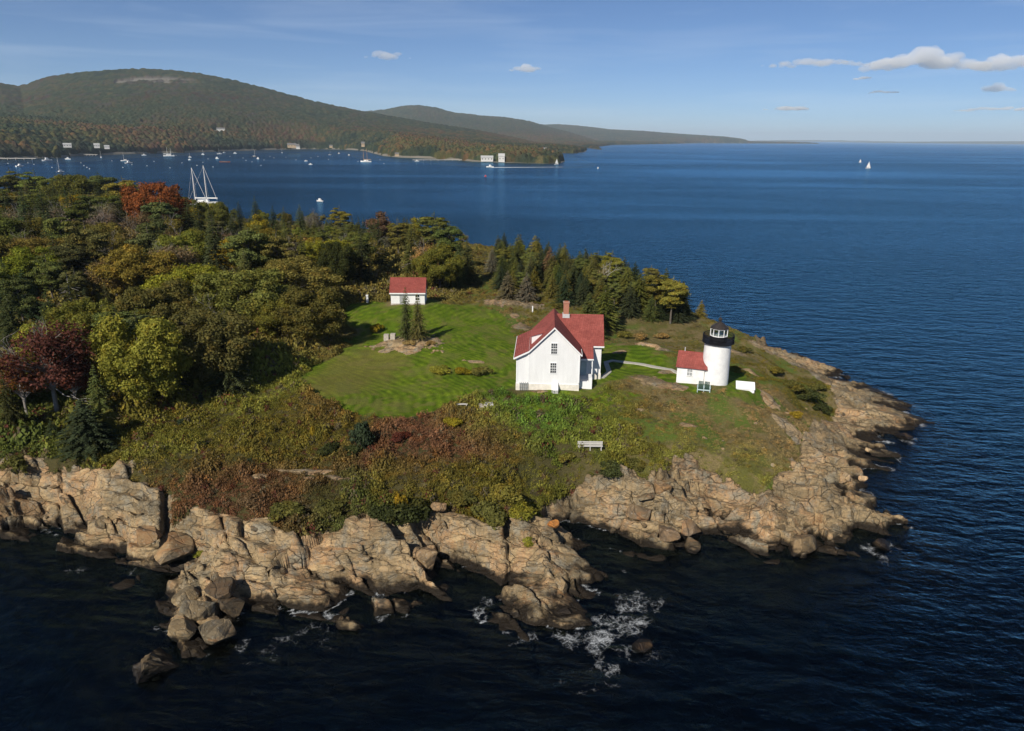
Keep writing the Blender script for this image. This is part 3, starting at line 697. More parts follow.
# posts and stones
def post(px, py, h, w_, label, mat=M_TRIM, cat='post', name='post'):
    p = on(px, py); o = MB().box(-w_/2,w_/2,-w_/2,w_/2,-.4,h).prism([(-w_/2-.03,-w_/2-.03,h),(w_/2+.03,-w_/2-.03,h),(w_/2+.03,w_/2+.03,h),(-w_/2-.03,w_/2+.03,h)], (0,0,.06)).build(name, mat, None, p)
    return tag(o, label, cat)
post(532.5, 312, 1.2, .2, 'white post standing on the grey rock slab behind the house')
post(367.5, 302, 1.5, .42, 'white marker post on the grass by the wood, left of the shed')
post(428, 283, 1.8, .2, 'thin pale post at the forest edge right of the shed') if False else None
for (px, lab) in ((386.5, 'left granite gate stone beside the dry outcrop on the lawn'), (393, 'right granite gate stone beside the dry outcrop on the lawn')):
    p = on(px, 340.5); tag(MB().prism([(-.42,-.35,-.3),(.4,-.38,-.3),(.44,.36,-.3),(-.4,.38,-.3)], (.03,.02,1.35 if px < 390 else 1.2)).build('gate_stone', M_STONE, None, p), lab, 'stone')
# path
def strip(name, pts, wd, mat, th=.12, lift=.05, ramp_n=14):
    P = []
    for i in range(len(pts)-1):
        a, b = at(*pts[i])[:2], at(*pts[i+1])[:2]
        for k in range(ramp_n): P.append(a+(b-a)*k/ramp_n)
    P.append(at(*pts[-1])[:2]); P = np.array(P); d = np.gradient(P, axis=0); d /= np.linalg.norm(d, axis=1)[:, None]; nn = np.stack([-d[:, 1], d[:, 0]], 1)
    L = P+nn*wd/2; R = P-nn*wd/2
    zl = np.maximum(terrain(*L.T)[0], terrain(*R.T)[0]); zc = np.maximum(zl, terrain(*P.T)[0])+lift
    k = np.ones(5)/5; zc = np.convolve(np.pad(zc, 2, 'edge'), k, 'valid')+.04
    m = MB(); V = []; Fc = []
    for i in range(len(P)): V += [(*L[i], zc[i]), (*R[i], zc[i]), (*L[i], zc[i]-th-.5), (*R[i], zc[i]-th-.5)]
    for i in range(len(P)-1):
        a = 4*i; b = a+4; Fc += [(a, a+1, b+1, b), (a+2, a, b, b+2), (a+1, a+3, b+3, b+1)]
    m.add(V, Fc); o = m.build(name, mat); o['kind'] = 'structure'; return o
strip('path', [(584,377),(603,377.5),(609,372),(606,362.5),(612,361),(640,364.5),(665,369),(679,374)], .75, M_CONC)

# ------------------------------------------------------------------ boulders
M_ROCKN = NT('boulder_granite'); _c = M_ROCKN.mapping(M_ROCKN.coord(), (1,1,1)); _oi = M_ROCKN.new('ShaderNodeObjectInfo')
_add = M_ROCKN.new('ShaderNodeVectorMath', operation='ADD'); M_ROCKN.l.new(_c, _add.inputs[0]); M_ROCKN.l.new(M_ROCKN.scale((31.0,17.0,9.0), _oi.outputs['Random']), _add.inputs[1])
_rc, _rr, _rh = rock_nodes(M_ROCKN, _add.outputs[0], True)
M_ROCKN.base(M_ROCKN.mix(1.0, _rc, _oi.outputs['Color'], 'MULTIPLY'), _rr, .25); M_ROCKN.put(M_ROCKN.b.inputs['Normal'], M_ROCKN.bump(_rh, .9, .22)); M_ROCKN = M_ROCKN.m
import bmesh
RELABEL = []                                  # loose things named by what they lie beside, see the end
def boulder_mesh(seed, ncut=11, flat=.75):
    rd = np.random.default_rng(seed); bm = bmesh.new(); bmesh.ops.create_icosphere(bm, subdivisions=4, radius=1.0)
    V = np.array([v.co[:] for v in bm.verts])
    for _ in range(ncut):
        d = rd.normal(size=3); d /= np.linalg.norm(d); h = rd.uniform(.42, .8); q = V@d; over = q > h
        V[over] -= np.outer(q[over]-h, d)
    V += .035*np.stack([fbm(V[:, 0]*2+k*5+seed, V[:, 1]*2+V[:, 2]*1.7, seed+k, 4) for k in range(3)], 1)*2.5
    V[:, 2] *= flat
    for v, c in zip(bm.verts, V): v.co = c
    me = bpy.data.meshes.new('boulder'); bm.to_mesh(me); bm.free(); me.materials.append(M_ROCKN)
    return me
def jagged_mesh(seed):
    me = boulder_mesh(seed, 16, .8); V = np.array([v.co[:] for v in me.vertices])
    t = (V[:, 2]*.8+V[:, 0]*.55)/.22+fbm(V[:, 0]*2, V[:, 1]*2, 5, 3); k = 1+.16*(np.floor(t)%2-.5)+.35*fbm(V[:, 0]*3+V[:, 2]*2, V[:, 1]*3-V[:, 2], 9, 4); V *= k[:, None]
    for v, c in zip(me.vertices, V): v.co = c
    return me
BM = [boulder_mesh(s, 15+s % 5, .62+.06*(s % 6)) for s in range(9)]+[jagged_mesh(31)]
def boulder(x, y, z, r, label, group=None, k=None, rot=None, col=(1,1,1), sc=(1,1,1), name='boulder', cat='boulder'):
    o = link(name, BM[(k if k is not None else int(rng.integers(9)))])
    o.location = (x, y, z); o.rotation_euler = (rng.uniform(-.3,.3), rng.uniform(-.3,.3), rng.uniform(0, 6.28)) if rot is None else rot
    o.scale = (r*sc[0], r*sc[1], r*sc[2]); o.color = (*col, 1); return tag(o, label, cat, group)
def bpx(px, py, r, label, z=None, **kw):
    q = on(px, py) if z is None else Vector(at_z(px, py, z)); return boulder(q.x, q.y, q.z, r, label, **kw)
bpx(152, 668, 2.5, 'lone jagged rock standing in the dark water off the shore', z=-.1, sc=(1.15,.85,.95), k=9, rot=(.1,.1,.5), col=(.62,.6,.58), name='sea_rock', cat='rock')
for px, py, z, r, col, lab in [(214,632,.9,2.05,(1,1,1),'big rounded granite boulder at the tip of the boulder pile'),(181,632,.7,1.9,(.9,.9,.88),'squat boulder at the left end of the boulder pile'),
    (200,612,1.5,1.75,(.85,.86,.86),'greyish boulder on top of the boulder pile'),(190,598,1.7,1.6,(1,.97,.9),'tan boulder at the back of the boulder pile'),(218,588,2.3,1.6,(.35,.35,.37),'dark grey boulder leaning above the boulder pile'),
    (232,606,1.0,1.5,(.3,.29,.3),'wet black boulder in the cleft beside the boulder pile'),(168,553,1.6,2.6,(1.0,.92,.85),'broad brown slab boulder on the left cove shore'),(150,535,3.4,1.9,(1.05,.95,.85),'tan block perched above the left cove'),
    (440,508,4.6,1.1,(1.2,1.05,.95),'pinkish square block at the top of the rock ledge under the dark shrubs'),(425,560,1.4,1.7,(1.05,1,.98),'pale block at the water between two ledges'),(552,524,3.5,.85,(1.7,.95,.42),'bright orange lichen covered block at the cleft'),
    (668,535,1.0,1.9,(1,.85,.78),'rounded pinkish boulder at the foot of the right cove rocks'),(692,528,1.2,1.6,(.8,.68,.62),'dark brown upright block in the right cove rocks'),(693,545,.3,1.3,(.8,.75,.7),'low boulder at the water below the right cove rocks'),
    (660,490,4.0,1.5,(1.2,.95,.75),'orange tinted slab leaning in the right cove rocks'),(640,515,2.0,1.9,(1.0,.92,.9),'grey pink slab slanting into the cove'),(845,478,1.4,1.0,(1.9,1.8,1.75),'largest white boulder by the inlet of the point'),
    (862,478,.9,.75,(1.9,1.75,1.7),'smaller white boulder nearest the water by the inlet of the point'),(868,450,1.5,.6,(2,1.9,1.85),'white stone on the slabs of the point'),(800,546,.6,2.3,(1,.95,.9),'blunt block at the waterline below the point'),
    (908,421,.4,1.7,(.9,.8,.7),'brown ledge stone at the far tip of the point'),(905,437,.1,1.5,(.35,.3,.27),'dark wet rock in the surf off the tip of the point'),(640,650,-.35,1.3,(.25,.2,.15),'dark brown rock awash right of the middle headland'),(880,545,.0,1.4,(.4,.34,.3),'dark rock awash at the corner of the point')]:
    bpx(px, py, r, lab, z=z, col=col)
# loose boulders along the shore
def scatter(n_, test, r0, r1, label, group, seed, col=None, sink=.25):
    rd = np.random.default_rng(seed); k = 0; tries = 0
    while k < n_ and tries < 60:
        tries += 1
        x = rd.uniform(-62, 66, 400); y = rd.uniform(50, 112, 400); z, vg, rk, s_ = terrain(x, y); pr = project(np.stack([x, y, z], 1))
        for i in range(400):
            if k >= n_: break
            if test(pr[0][i], pr[1][i], vg[i], rk[i], s_[i], z[i]):
                r = r0*(r1/r0)**(rd.random()**1.8)
                c_ = rd.uniform(.8, 1.2) if col is None else col*rd.uniform(.85, 1.1)
                o_b = boulder(x[i], y[i], z[i]-r*sink+.1, r, label, group, col=(c_, c_*.97, c_*.93), sc=(rd.uniform(.8,1.4), rd.uniform(.7,1.1), rd.uniform(.6,1.0))); RELABEL.append((o_b, 'rock')); k += 1
shore_ = lambda a, b: (lambda px, py, v, rk, s, z: a < px < b and v < -.3 and -.6 < s < 9 and -.5 < z < 5.5)
scatter(42, shore_(-5, 240), .35, 1.5, 'loose tan granite boulder on the left shore', 'loose boulders on the left shore', 1)
scatter(60, shore_(240, 600), .3, 1.3, 'loose tan granite boulder on the middle headland', 'loose boulders on the middle headland', 2)
scatter(70, shore_(600, 800), .35, 1.3, 'loose orange brown boulder in the right cove rocks', 'loose boulders in the right cove', 3)
scatter(50, shore_(800, 925), .25, .9, 'loose stone on the slabs of the point', 'loose stones on the point', 4)
scatter(34, lambda px, py, v, rk, s, z: 690 < px < 860 and py > 395 and -3 < v < 6 and z > 2, .18, .5, 'small pale stone in the turf below the lighthouse', 'pale stones below the lighthouse', 5, 1.7)
scatter(14, lambda px, py, v, rk, s, z: 400 < px < 445 and 333 < py < 355, .25, .6, 'pale stone on the dry outcrop in the lawn', 'stones on the lawn outcrop', 6, 1.5)
scatter(12, lambda px, py, v, rk, s, z: 510 < px < 545 and 312 < py < 345, .3, .7, 'pale stone in the rough left of the house roof', 'stones in the rough behind the house', 8, 1.5)
# ------------------------------------------------------------------ foliage
def leaf_mat(name, vcol=False, trans=.3):
    n = NT(name); n.n.remove(n.b)
    if vcol: base = n.attr('tint', 'Color')
    else: base = n.new('ShaderNodeObjectInfo').outputs['Color']
    g = n.new('ShaderNodeNewGeometry'); c = n.coord()
    oi = n.new('ShaderNodeObjectInfo').outputs['Random']
    v = n.rng(g.outputs['Random Per Island'], 0, 1, .62, 1.38)
    off = n.new('ShaderNodeVectorMath', operation='ADD'); n.l.new(c, off.inputs[0]); n.l.new(n.scale((37.0, 11.0, 23.0), oi), off.inputs[1])
    cl = n.noise(.45, 3, .6, off.outputs[0])
    col = n.scale(base, n.math('MULTIPLY', v, n.rng(cl, .3, .7, .66, 1.34)))
    col = n.mix(n.rng(n.noise(.8, 2, .5, off.outputs[0]), .5, .72, 0, .45), col, n.mix(1.0, col, (1.7,1.15,.6), 'MULTIPLY'))
    d = n.new('ShaderNodeBsdfDiffuse'); n.l.new(col, d.inputs[0]); t = n.new('ShaderNodeBsdfTranslucent'); n.l.new(n.mix(1.0, col, (1.1,1.15,.6), 'MULTIPLY'), t.inputs[0])
    m = n.new('ShaderNodeMixShader'); m.inputs[0].default_value = trans; n.l.new(d.outputs[0], m.inputs[1]); n.l.new(t.outputs[0], m.inputs[2]); n.l.new(m.outputs[0], n.out.inputs[0])
    return n.m
M_LEAF = leaf_mat('leaves'); M_NEEDLE = leaf_mat('needles', trans=.15); M_HEATH = leaf_mat('heath_leaves', True, .2)
def bark_mat(name, a, b):
    n = NT(name); c = n.coord(); f = n.noise(5, 4, .7, n.mapping(c, (1, 1, .25))); n.base(n.mix(n.rng(f, .35, .65), a, b), .9, .15); return n.m
M_BARK = bark_mat('grey_brown_bark', (.075,.062,.05), (.16,.14,.115)); M_BIRCH = bark_mat('pale_bark', (.55,.52,.46), (.26,.24,.21)); M_DEAD = bark_mat('bleached_dead_wood', (.30,.28,.25), (.18,.16,.14))

def quads(cen, nrm, size, rd, asp=.62):
    """leaf-sized rhombi at cen facing nrm"""
    n_ = len(cen); nrm = nrm/np.linalg.norm(nrm, axis=1)[:, None]
    a = np.cross(nrm, rd.normal(size=(n_, 3))); a /= np.linalg.norm(a, axis=1)[:, None]+1e-9; b = np.cross(nrm, a)
    s = np.asarray(size).reshape(-1, 1)*np.ones((n_, 1))
    V = np.stack([cen+a*s, cen+b*s*asp, cen-a*s, cen-b*s*asp], 1).reshape(-1, 3)
    return V, np.arange(n_*4).reshape(-1, 4)

def crown_lobes(rd, H, R, lo=.3, nl=34, flat=.8, dens=62, leaf=.21, lr=(.2,.36), tight=1.0, topb=.25):
    cz = H*(lo+1)/2; hz = H*(1-lo)/2; L = []
    while len(L) < nl:
        d = rd.normal(size=3); d /= np.linalg.norm(d)
        if d[2] < -.75: continue
        q = rd.uniform(.45, .88)*tight; r = R*rd.uniform(*lr)
        k = 1.0 if d[2] > 0 else .82
        L.append((d[0]*q*R*k, d[1]*q*R*k, cz+d[2]*q*(hz)*.95-r*.2, r))
    cs = []; ns = []; ss = []
    for x, y, z, r in L:
        m = int(dens*r*r*4)+20
        d = rd.normal(size=(m, 3)); d[:, 2] += topb; d /= np.linalg.norm(d, axis=1)[:, None]
        cs.append(np.array([x, y, z])+d*np.array([1, 1, flat])*r*(rd.uniform(.5, 1.1, (m, 1))+.35*(rd.random((m, 1)) > .86))); ns.append(d+rd.normal(size=(m, 3))*.6+np.array([0, 0, .25])); ss.append(leaf*rd.uniform(.6, 1.35, m))
    V, F = quads(np.concatenate(cs), np.concatenate(ns), np.concatenate(ss), rd)
    return V, F, L

def trunk_mb(rd, H, r0, lobes=None, top=.75, lean=.03, nb=9, br=.3):
    m = MB(); pts = []; x = y = 0
    for k in range(8):
        t = k/7; pts.append((x, y, -1.2+(H*top+1.2)*t)); x += rd.normal()*lean*H*.3; y += rd.normal()*lean*H*.3
    m.tube(pts, [r0*(1.25-t*1.05) if t < 1 else r0*.15 for t in np.linspace(0, 1, 8)], 7)
    if lobes:
        for i in rd.permutation(len(lobes))[:nb]:
            lx, ly, lz, r = lobes[i]; zb = max(H*.15, min(H*top*.9, lz-math.hypot(lx, ly)*.75)); k = int(np.clip((zb+1.2)/(H*top+1.2)*7, 1, 6)); p0 = pts[k]
            p0 = (p0[0], p0[1], zb); mid = (p0[0]*.5+lx*.5, p0[1]*.5+ly*.5, zb*.55+lz*.45+.2)
            m.tube([p0, mid, (lx, ly, lz)], [r0*br*1.3, r0*br, r0*br*.35], 5)
    return m

def spruce_arrays(rd, H, R, lev=30, nb=8, base=.08, sp=.85, full=1.0, droop=.28):
    cs = []
    V = []
    for i in range(lev):
        t = base+(1-base)*(i+rd.uniform(-.3, .3))/lev; z = H*t
        ln0 = R*((1-t)/(1-base))**sp
        for j in range(nb if t < .8 else nb-3):
            a = 2*math.pi*(j+rd.random())/nb+i*1.1; ln = ln0*rd.uniform(.6, 1.15)*full
            if ln < .12: continue
            d = np.array([math.cos(a), math.sin(a)]); s = np.array([-d[1], d[0]])
            ns = max(2, int(ln/.32))
            for k in range(ns):
                u = (k+.5)/ns; c = np.array([d[0]*ln*u, d[1]*ln*u, z+ln*(.12*u-droop*u*u)-.02*rd.random()])
                w = (.16+.42*ln*.45*(1-u*.75))*rd.uniform(.7, 1.2); w = min(w, .75)
                for sg in (-1, 1):
                    tip = c+np.array([(d[0]*.55+s[0]*sg*.85)*w, (d[1]*.55+s[1]*sg*.85)*w, -w*rd.uniform(.1, .5)])
                    e = np.array([d[0]*.17, d[1]*.17, 0])
                    V += [c-e, c+e, tip+e*.5, tip-e*.4]
            V += [np.array([d[0]*ln*.75-s[0]*.1, d[1]*ln*.75-s[1]*.1, z+ln*(.09-droop*.56)]), np.array([d[0]*ln*.75+s[0]*.1, d[1]*ln*.75+s[1]*.1, z+ln*(.09-droop*.56)]), np.array([d[0]*ln*1.1+s[0]*.04, d[1]*ln*1.1+s[1]*.04, z-ln*droop]), np.array([d[0]*ln*1.1-s[0]*.04, d[1]*ln*1.1-s[1]*.04, z-ln*droop])]
    for k in range(6):
        a = k*1.05; q = np.array([math.cos(a)*.09, math.sin(a)*.09, 0]); V += [np.array([0, 0, H*.94])-q, np.array([0, 0, H*.94])+q, np.array([0, 0, H*1.02])+q*.1, np.array([0, 0, H*1.02])-q*.1]
    V = np.array(V); return V, np.arange(len(V)).reshape(-1, 4)

def twigs(rd, H, R, depth=4, r0=.16, nb0=5):
    m = MB()
    def go(p, d, ln, r, k):
        q = p+d*ln; mid = (p+q)/2+Vector(rd.normal(size=3))*ln*.06
        m.tube([p, mid, q], [r, r*.8, r*.5], 4 if k > 1 else 5, False)
        if k >= depth: return
        for _ in range(3 if k else nb0):
            e = (d+Vector(rd.normal(size=3))*.55+Vector((0, 0, .18))).normalized(); go(p+(q-p)*rd.uniform(.55, 1), e, ln*rd.uniform(.5, .75), r*.5, k+1)
    go(Vector((0, 0, -1)), Vector((0, 0, 1)), H*.45+1, r0, 0); return m

PROTO = {}
def proto(kind, H, leafV, leafF, lm, tmb, tm):
    PROTO.setdefault(kind, []).append((H, mesh_np('crown', leafV, leafF, lm), tmb.mesh('trunk', tm)))
for s in range(3):
    rd = np.random.default_rng(100+s); V_, F_, L_ = crown_lobes(rd, 12, 6.4, .1, 105, .8, 92, .165, (.08,.25), 1.14); proto('broad', 12, V_, F_, M_LEAF, trunk_mb(rd, 12, .3, L_), M_BARK)
for s in range(2):
    rd = np.random.default_rng(130+s); V_, F_, L_ = crown_lobes(rd, 12, 3.1, .2, 34, .95, 62, .19, (.24,.42)); proto('tall', 12, V_, F_, M_LEAF, trunk_mb(rd, 12, .2, L_, .85), M_BARK)
for s in range(2):
    rd = np.random.default_rng(160+s); V_, F_, L_ = crown_lobes(rd, 11, 4.6, .28, 40, .85, 17, .17, (.18,.34)); m_ = trunk_mb(rd, 11, .22, L_, .8, nb=40, br=.32); tw = twigs(rd, 11, 4, 4, .14, 6); m_.add(tw.v, tw.f); proto('thin', 11, V_, F_, M_LEAF, m_, M_DEAD)
for s in range(3):
    rd = np.random.default_rng(190+s); V_, F_ = spruce_arrays(rd, 13, 3.3, 34, 9, .06, .8); proto('spruce', 13, V_, F_, M_NEEDLE, MB().tube([(0,0,-1.2),(0,0,6),(0,0,12.6)], [.2,.13,.02], 6), M_BARK)
for s in range(3):
    rd = np.random.default_rng(220+s); V_, F_, L_ = crown_lobes(rd, 14, 4.2, .25, 38, .34, 70, .17, (.2,.38), 1.0, .9)
    V2, F2 = spruce_arrays(rd, 14, 2.6, 14, 6, .35, .6, .9, .05); proto('pine', 14, np.concatenate([V_, V2]), np.concatenate([F_, F2+len(V_)]), M_NEEDLE, trunk_mb(rd, 14, .24, L_, .93, .012, 18, .25), M_BARK)
rd = np.random.default_rng(250); V_, F_, L_ = crown_lobes(rd, 10, 2.6, .35, 16, .9, 10, .14); proto('bare', 10, V_, F_, M_LEAF, twigs(rd, 10, 3, 4, .17, 6), M_BIRCH)
rd = np.random.default_rng(260); V_, F_ = spruce_arrays(rd, 12, 1.9, 20, 5, .45, .8, .9); m_ = MB().tube([(0,0,-1),(0,0,6),(0,0,11.6)], [.2,.14,.02], 6)
for k in range(60):
    a = rd.random()*6.28; z = rd.uniform(2, 9); l_ = rd.uniform(.5, 1.7); m_.tube([(0,0,z),(math.cos(a)*l_,math.sin(a)*l_,z-.2*l_)], [.04,.015], 3, False)
proto('snag', 12, V_, F_, M_NEEDLE, m_, M_DEAD)

COLS = dict(olive=(.092,.082,.018), olive2=(.064,.062,.017), yellow=(.19,.155,.016), gold=(.24,.17,.02), lime=(.118,.115,.018), rust=(.155,.060,.020), red=(.098,.034,.023), brown=(.085,.055,.028), tan=(.16,.115,.045),
            dark=(.03,.035,.012), spruce=(.026,.035,.015), pine=(.072,.074,.018), pine2=(.052,.057,.018), ypine=(.10,.098,.02), blue=(.036,.052,.028), grey=(.085,.075,.05))
COLS = {k: tuple(c*(1.3 if k in ('red','rust','blue') else 1.25 if k in ('gold','yellow') else 1.85) for c in v) for k, v in COLS.items()}
KIND = dict(broad='broadleaf_tree', tall='slender_tree', thin='thin_leaved_tree', spruce='spruce_tree', pine='pine_tree', bare='bare_tree', snag='dead_topped_spruce')
TREES = []; TREES_O = []
def plant_tree(kind, x, y, H, wide, col, label, group=None, cat='tree', z=None):
    h0, cm, tm = PROTO[kind][int(rng.integers(len(PROTO[kind])))]
    s = H/h0; z = gz(x, y) if z is None else z
    t = thing(KIND[kind], label, cat, (x, y, z), rng.uniform(0, 6.28), group); t.scale = (s*wide, s*wide, s)
    c = link('crown', cm, t); c.color = (*(np.array(COLS[col] if isinstance(col, str) else col)*rng.uniform(.85, 1.15)*np.array([rng.uniform(.85,1.18), 1, rng.uniform(.8,1.2)])), 1)
    link('trunk', tm, t); TREES.append((x, y)); TREES_O.append(t); return t
def T(px, pt, d, kind, wide, col, label, group=None):
    """a tree whose top shows at px, pt and that stands d metres out"""
    q = at_d(px, pt, d); z = gz(q[0], q[1]); H = max(2.0, q[2]-z)
    goal = {'broad': 11.5, 'thin': 10, 'tall': 10.5, 'spruce': 10.5, 'pine': 12, 'bare': 9, 'snag': 12}[kind]*(.6 if 485 < px < 548 else .8 if px > 485 else 1)
    if not any(w in label for w in ('small', 'low', 'sapling', 'bush', 'tiny', 'short', 'squat', 'thin conifers', 'wide dark green')):
        while H < goal and d > (114 if 235 < px < 360 else 86): d -= 2; q = at_d(px, pt, d); z = gz(q[0], q[1]); H = max(2.0, q[2]-z)
    return plant_tree(kind, q[0], q[1], H, wide*1.0, col, label, group, z=z)

# skyline of the wood, left to right
for a in [(8,167,330,'pine',1.1,'pine2','pine on the skyline at the left edge of the picture'),(33,168,322,'pine',1.1,'pine','second pine from the left on the skyline'),(54,174,318,'pine',1.0,'pine2','pine on the skyline just right of the tall lone mast'),
 (72,173,312,'broad',1.0,'olive2','round olive tree on the skyline left of the moored white sloop'),(97,171,318,'pine',1.15,'pine2','broad pine on the skyline below the white shore houses'),(121,176,300,'pine',1.2,'ypine','pale green spreading pine left of the rust red maple'),
 (154,181,195,'broad',.82,'rust','rust red maple on the skyline left of the two masted schooner'),(178,188,240,'pine',.9,'pine2','pine hiding the foot of the rust red maple right side'),(190,206,225,'tall',1.3,'yellow','yellow tree below the hull of the schooner'),
 (212,203,262,'broad',.8,'lime','lime green tree right below the schooner mast stays'),(238,201,285,'spruce',1.0,'spruce','short dark spruce alone on the skyline right of the schooner'),(254,195,285,'spruce',.95,'dark','tallest pointed spruce on the skyline right of the schooner'),
 (256,214,250,'tall',1.2,'gold','golden orange tree under the tallest pointed skyline spruce'),(272,205,275,'spruce',1.15,'spruce','dark spruce second in the row of five right of the golden tree'),(283,206,272,'spruce',.9,'pine2','olive spruce third in the row of five right of the golden tree'),(299,204,268,'spruce',1.15,'pine2','broad spruce at the right of the row right of the golden tree'),
 (313,211,262,'thin',.8,'grey','grey half bare tree between the spruce row and the yellow green pine'),(339,205,258,'pine',1.0,'ypine','bright yellow green pine on the skyline above the dark round oak'),(358,216,255,'spruce',.9,'dark','dark spruce tip left of the big brown green tree'),
 (378,211,218,'tall',1.35,'brown','big brown green tree left of the shed roof rising over the water'),(397,217,226,'pine',.9,'pine','green skyline pine beside the big brown green tree, above the shed'),(413,217,215,'tall',1.0,'lime','lime yellow slender tree above the right part of the shed roof'),
 (434,211,205,'pine',1.25,'pine','great layered white pine right of the shed'),(449,222,208,'pine',1.0,'pine2','darker pine on the right shoulder of the great layered pine'),(467,239,210,'spruce',1.3,'pine2','spruce at the right end of the wood beside the water gap'),(477,255,215,'spruce',1.1,'pine','smallest spruce at the water gap'),
 (457,258,192,'tall',.9,'tan','tan leaved small tree at the foot of the great layered pine'),(424,243,186,'thin',.8,'tan','pale tan birch just right of the shed'),(471,281,180,'tall',.8,'tan','tan bush-like tree at the right corner of the back lawn'),(445,283,178,'spruce',1.2,'blue','small dark blue green spruce right of the shed'),(434,288,172,'broad',.45,'lime','low lime green tree beside the shed wall'),
 # body of the wood
 (266,228,182,'broad',1.3,'olive','great olive oak in the middle of the wood below the spruce row'),(316,238,190,'broad',1.0,'gold','yellow brown oak crown above the dark round oak'),(335,240,178,'broad',.62,'dark','dark green round oak with pale trunks left of the shed'),
 (205,232,205,'thin',1.5,'olive','wide twiggy olive tree below the yellow tree at the schooner'),(172,243,190,'thin',1.2,'grey','thin grey twiggy tree in the wood under the rust red maple'),(130,226,220,'thin',1.0,'tan','half bare tan tree with white limbs left of the rust red maple'),(168,222,222,'thin',.9,'grey','grey white limbed tree right below the rust red maple'),
 (30,236,185,'broad',1.0,'olive','olive oak near the left edge in the middle of the wood'),(48,195,235,'broad',1.1,'olive2','deep green oak near the left edge behind the olive oak'),(83,205,215,'pine',1.2,'pine2','dark green pine in the wood below the moored white sloop'),
 (66,240,165,'pine',1.1,'dark','dark pine above the bare dead trunk on the left'),(65,268,150,'snag',1.1,'dark','dead topped spruce with a bare pale trunk on the left'),(100,222,205,'broad',.9,'olive','olive brown tree in the wood left of the white limbed tree'),
 (135,245,178,'broad',1.0,'olive','olive gold oak with pale dead limbs in the left middle'),(110,255,168,'thin',1.0,'brown','brown twiggy tree with pale dead limbs in the left middle'),(155,280,150,'broad',.9,'olive2','dull green oak in front of the olive gold oak'),
 (20,268,158,'spruce',1.3,'spruce','blackish spruce near the left edge above the red maple'),(45,290,140,'spruce',1.2,'spruce','blackish spruce just above the crown of the red maple'),(85,283,140,'tall',.8,'gold','small bright yellow tree right of the bare dead trunk'),(103,290,135,'broad',.7,'lime','lime tree between the bright yellow tree and the yellow green maple'),
 (190,265,165,'broad',1.1,'lime','light green oak left of the great olive oak'),(237,268,150,'broad',1.1,'olive','olive oak in front of the great olive oak'),(290,256,158,'broad',1.15,'olive','wide olive oak right of the great olive oak'),(310,285,145,'broad',.9,'olive2','brownish olive oak overhanging the shaded lawn'),(275,298,132,'broad',1.15,'olive','large olive oak above the left end of the lawn'),
 (190,300,128,'broad',1.0,'lime','light yellow green oak behind the yellow green maple'),(222,318,114,'spruce',1.15,'spruce','dark spruce in the shade left of the lawn'),(205,308,122,'broad',.9,'olive2','dull olive oak behind the dark spruce left of the lawn'),(296,318,128,'broad',.8,'olive','olive oak at the upper left corner of the lawn'),(255,335,113,'broad',.75,'lime','low spreading lime green tree left of the lawn'),
 # front row
 (38,320,85,'thin',1.0,'red','dark red maple with bare grey branches at the left edge'),(14,352,84,'thin',.8,'rust','orange red low tree under the dark red maple'),(66,352,88,'thin',.8,'red','red twiggy tree at the right side of the dark red maple'),(133,313,88,'broad',.72,'lime','yellow green maple in the front of the wood on the left'),(160,335,92,'spruce',1.1,'spruce','dark spruce in the shade right of the yellow green maple'),
 (80,398,77,'spruce',2.0,'blue','wide dark green spruce above the left cove rocks'),(50,420,79,'spruce',1.6,'spruce','squat dark spruce left of the wide spruce above the cove'),(107,408,80,'pine',.8,'pine','green pine sapling right of the wide spruce above the cove'),(201,399,90,'spruce',1.5,'blue','small blue green spruce on the heath left of the lawn'),
 (262,352,106,'broad',.6,'yellow','yellow green small tree at the lower left of the lawn'),(235,365,100,'broad',.62,'olive','olive bushy tree left of the yellow green small tree'),(290,362,109,'tall',.8,'gold','yellow sapling at the left edge of the lawn'),(180,372,98,'thin',.8,'brown','brown twiggy low tree left of the small blue green spruce'),(150,398,90,'thin',.7,'brown','brown bare bush-like tree below the yellow green maple'),(5,290,120,'spruce',1.2,'dark','dark spruce at the left edge above the dark red maple'),
 # by the shed
 (405,286,115,'spruce',.72,'pine2','left and taller of two thin conifers in front of the shed'),(417,293,114,'spruce',.85,'pine2','right and shorter of two thin conifers in front of the shed')]: T(*a[:4], a[4]*(1.22 if a[3] == 'broad' else 1.12), *a[5:])
T(197, 199, 250, 'pine', 1.2, 'pine2', 'dark pine on the skyline hiding the stern of the two masted schooner'); T(211, 200, 246, 'broad', .8, 'olive', 'olive tree on the skyline hiding the bow of the two masted schooner')
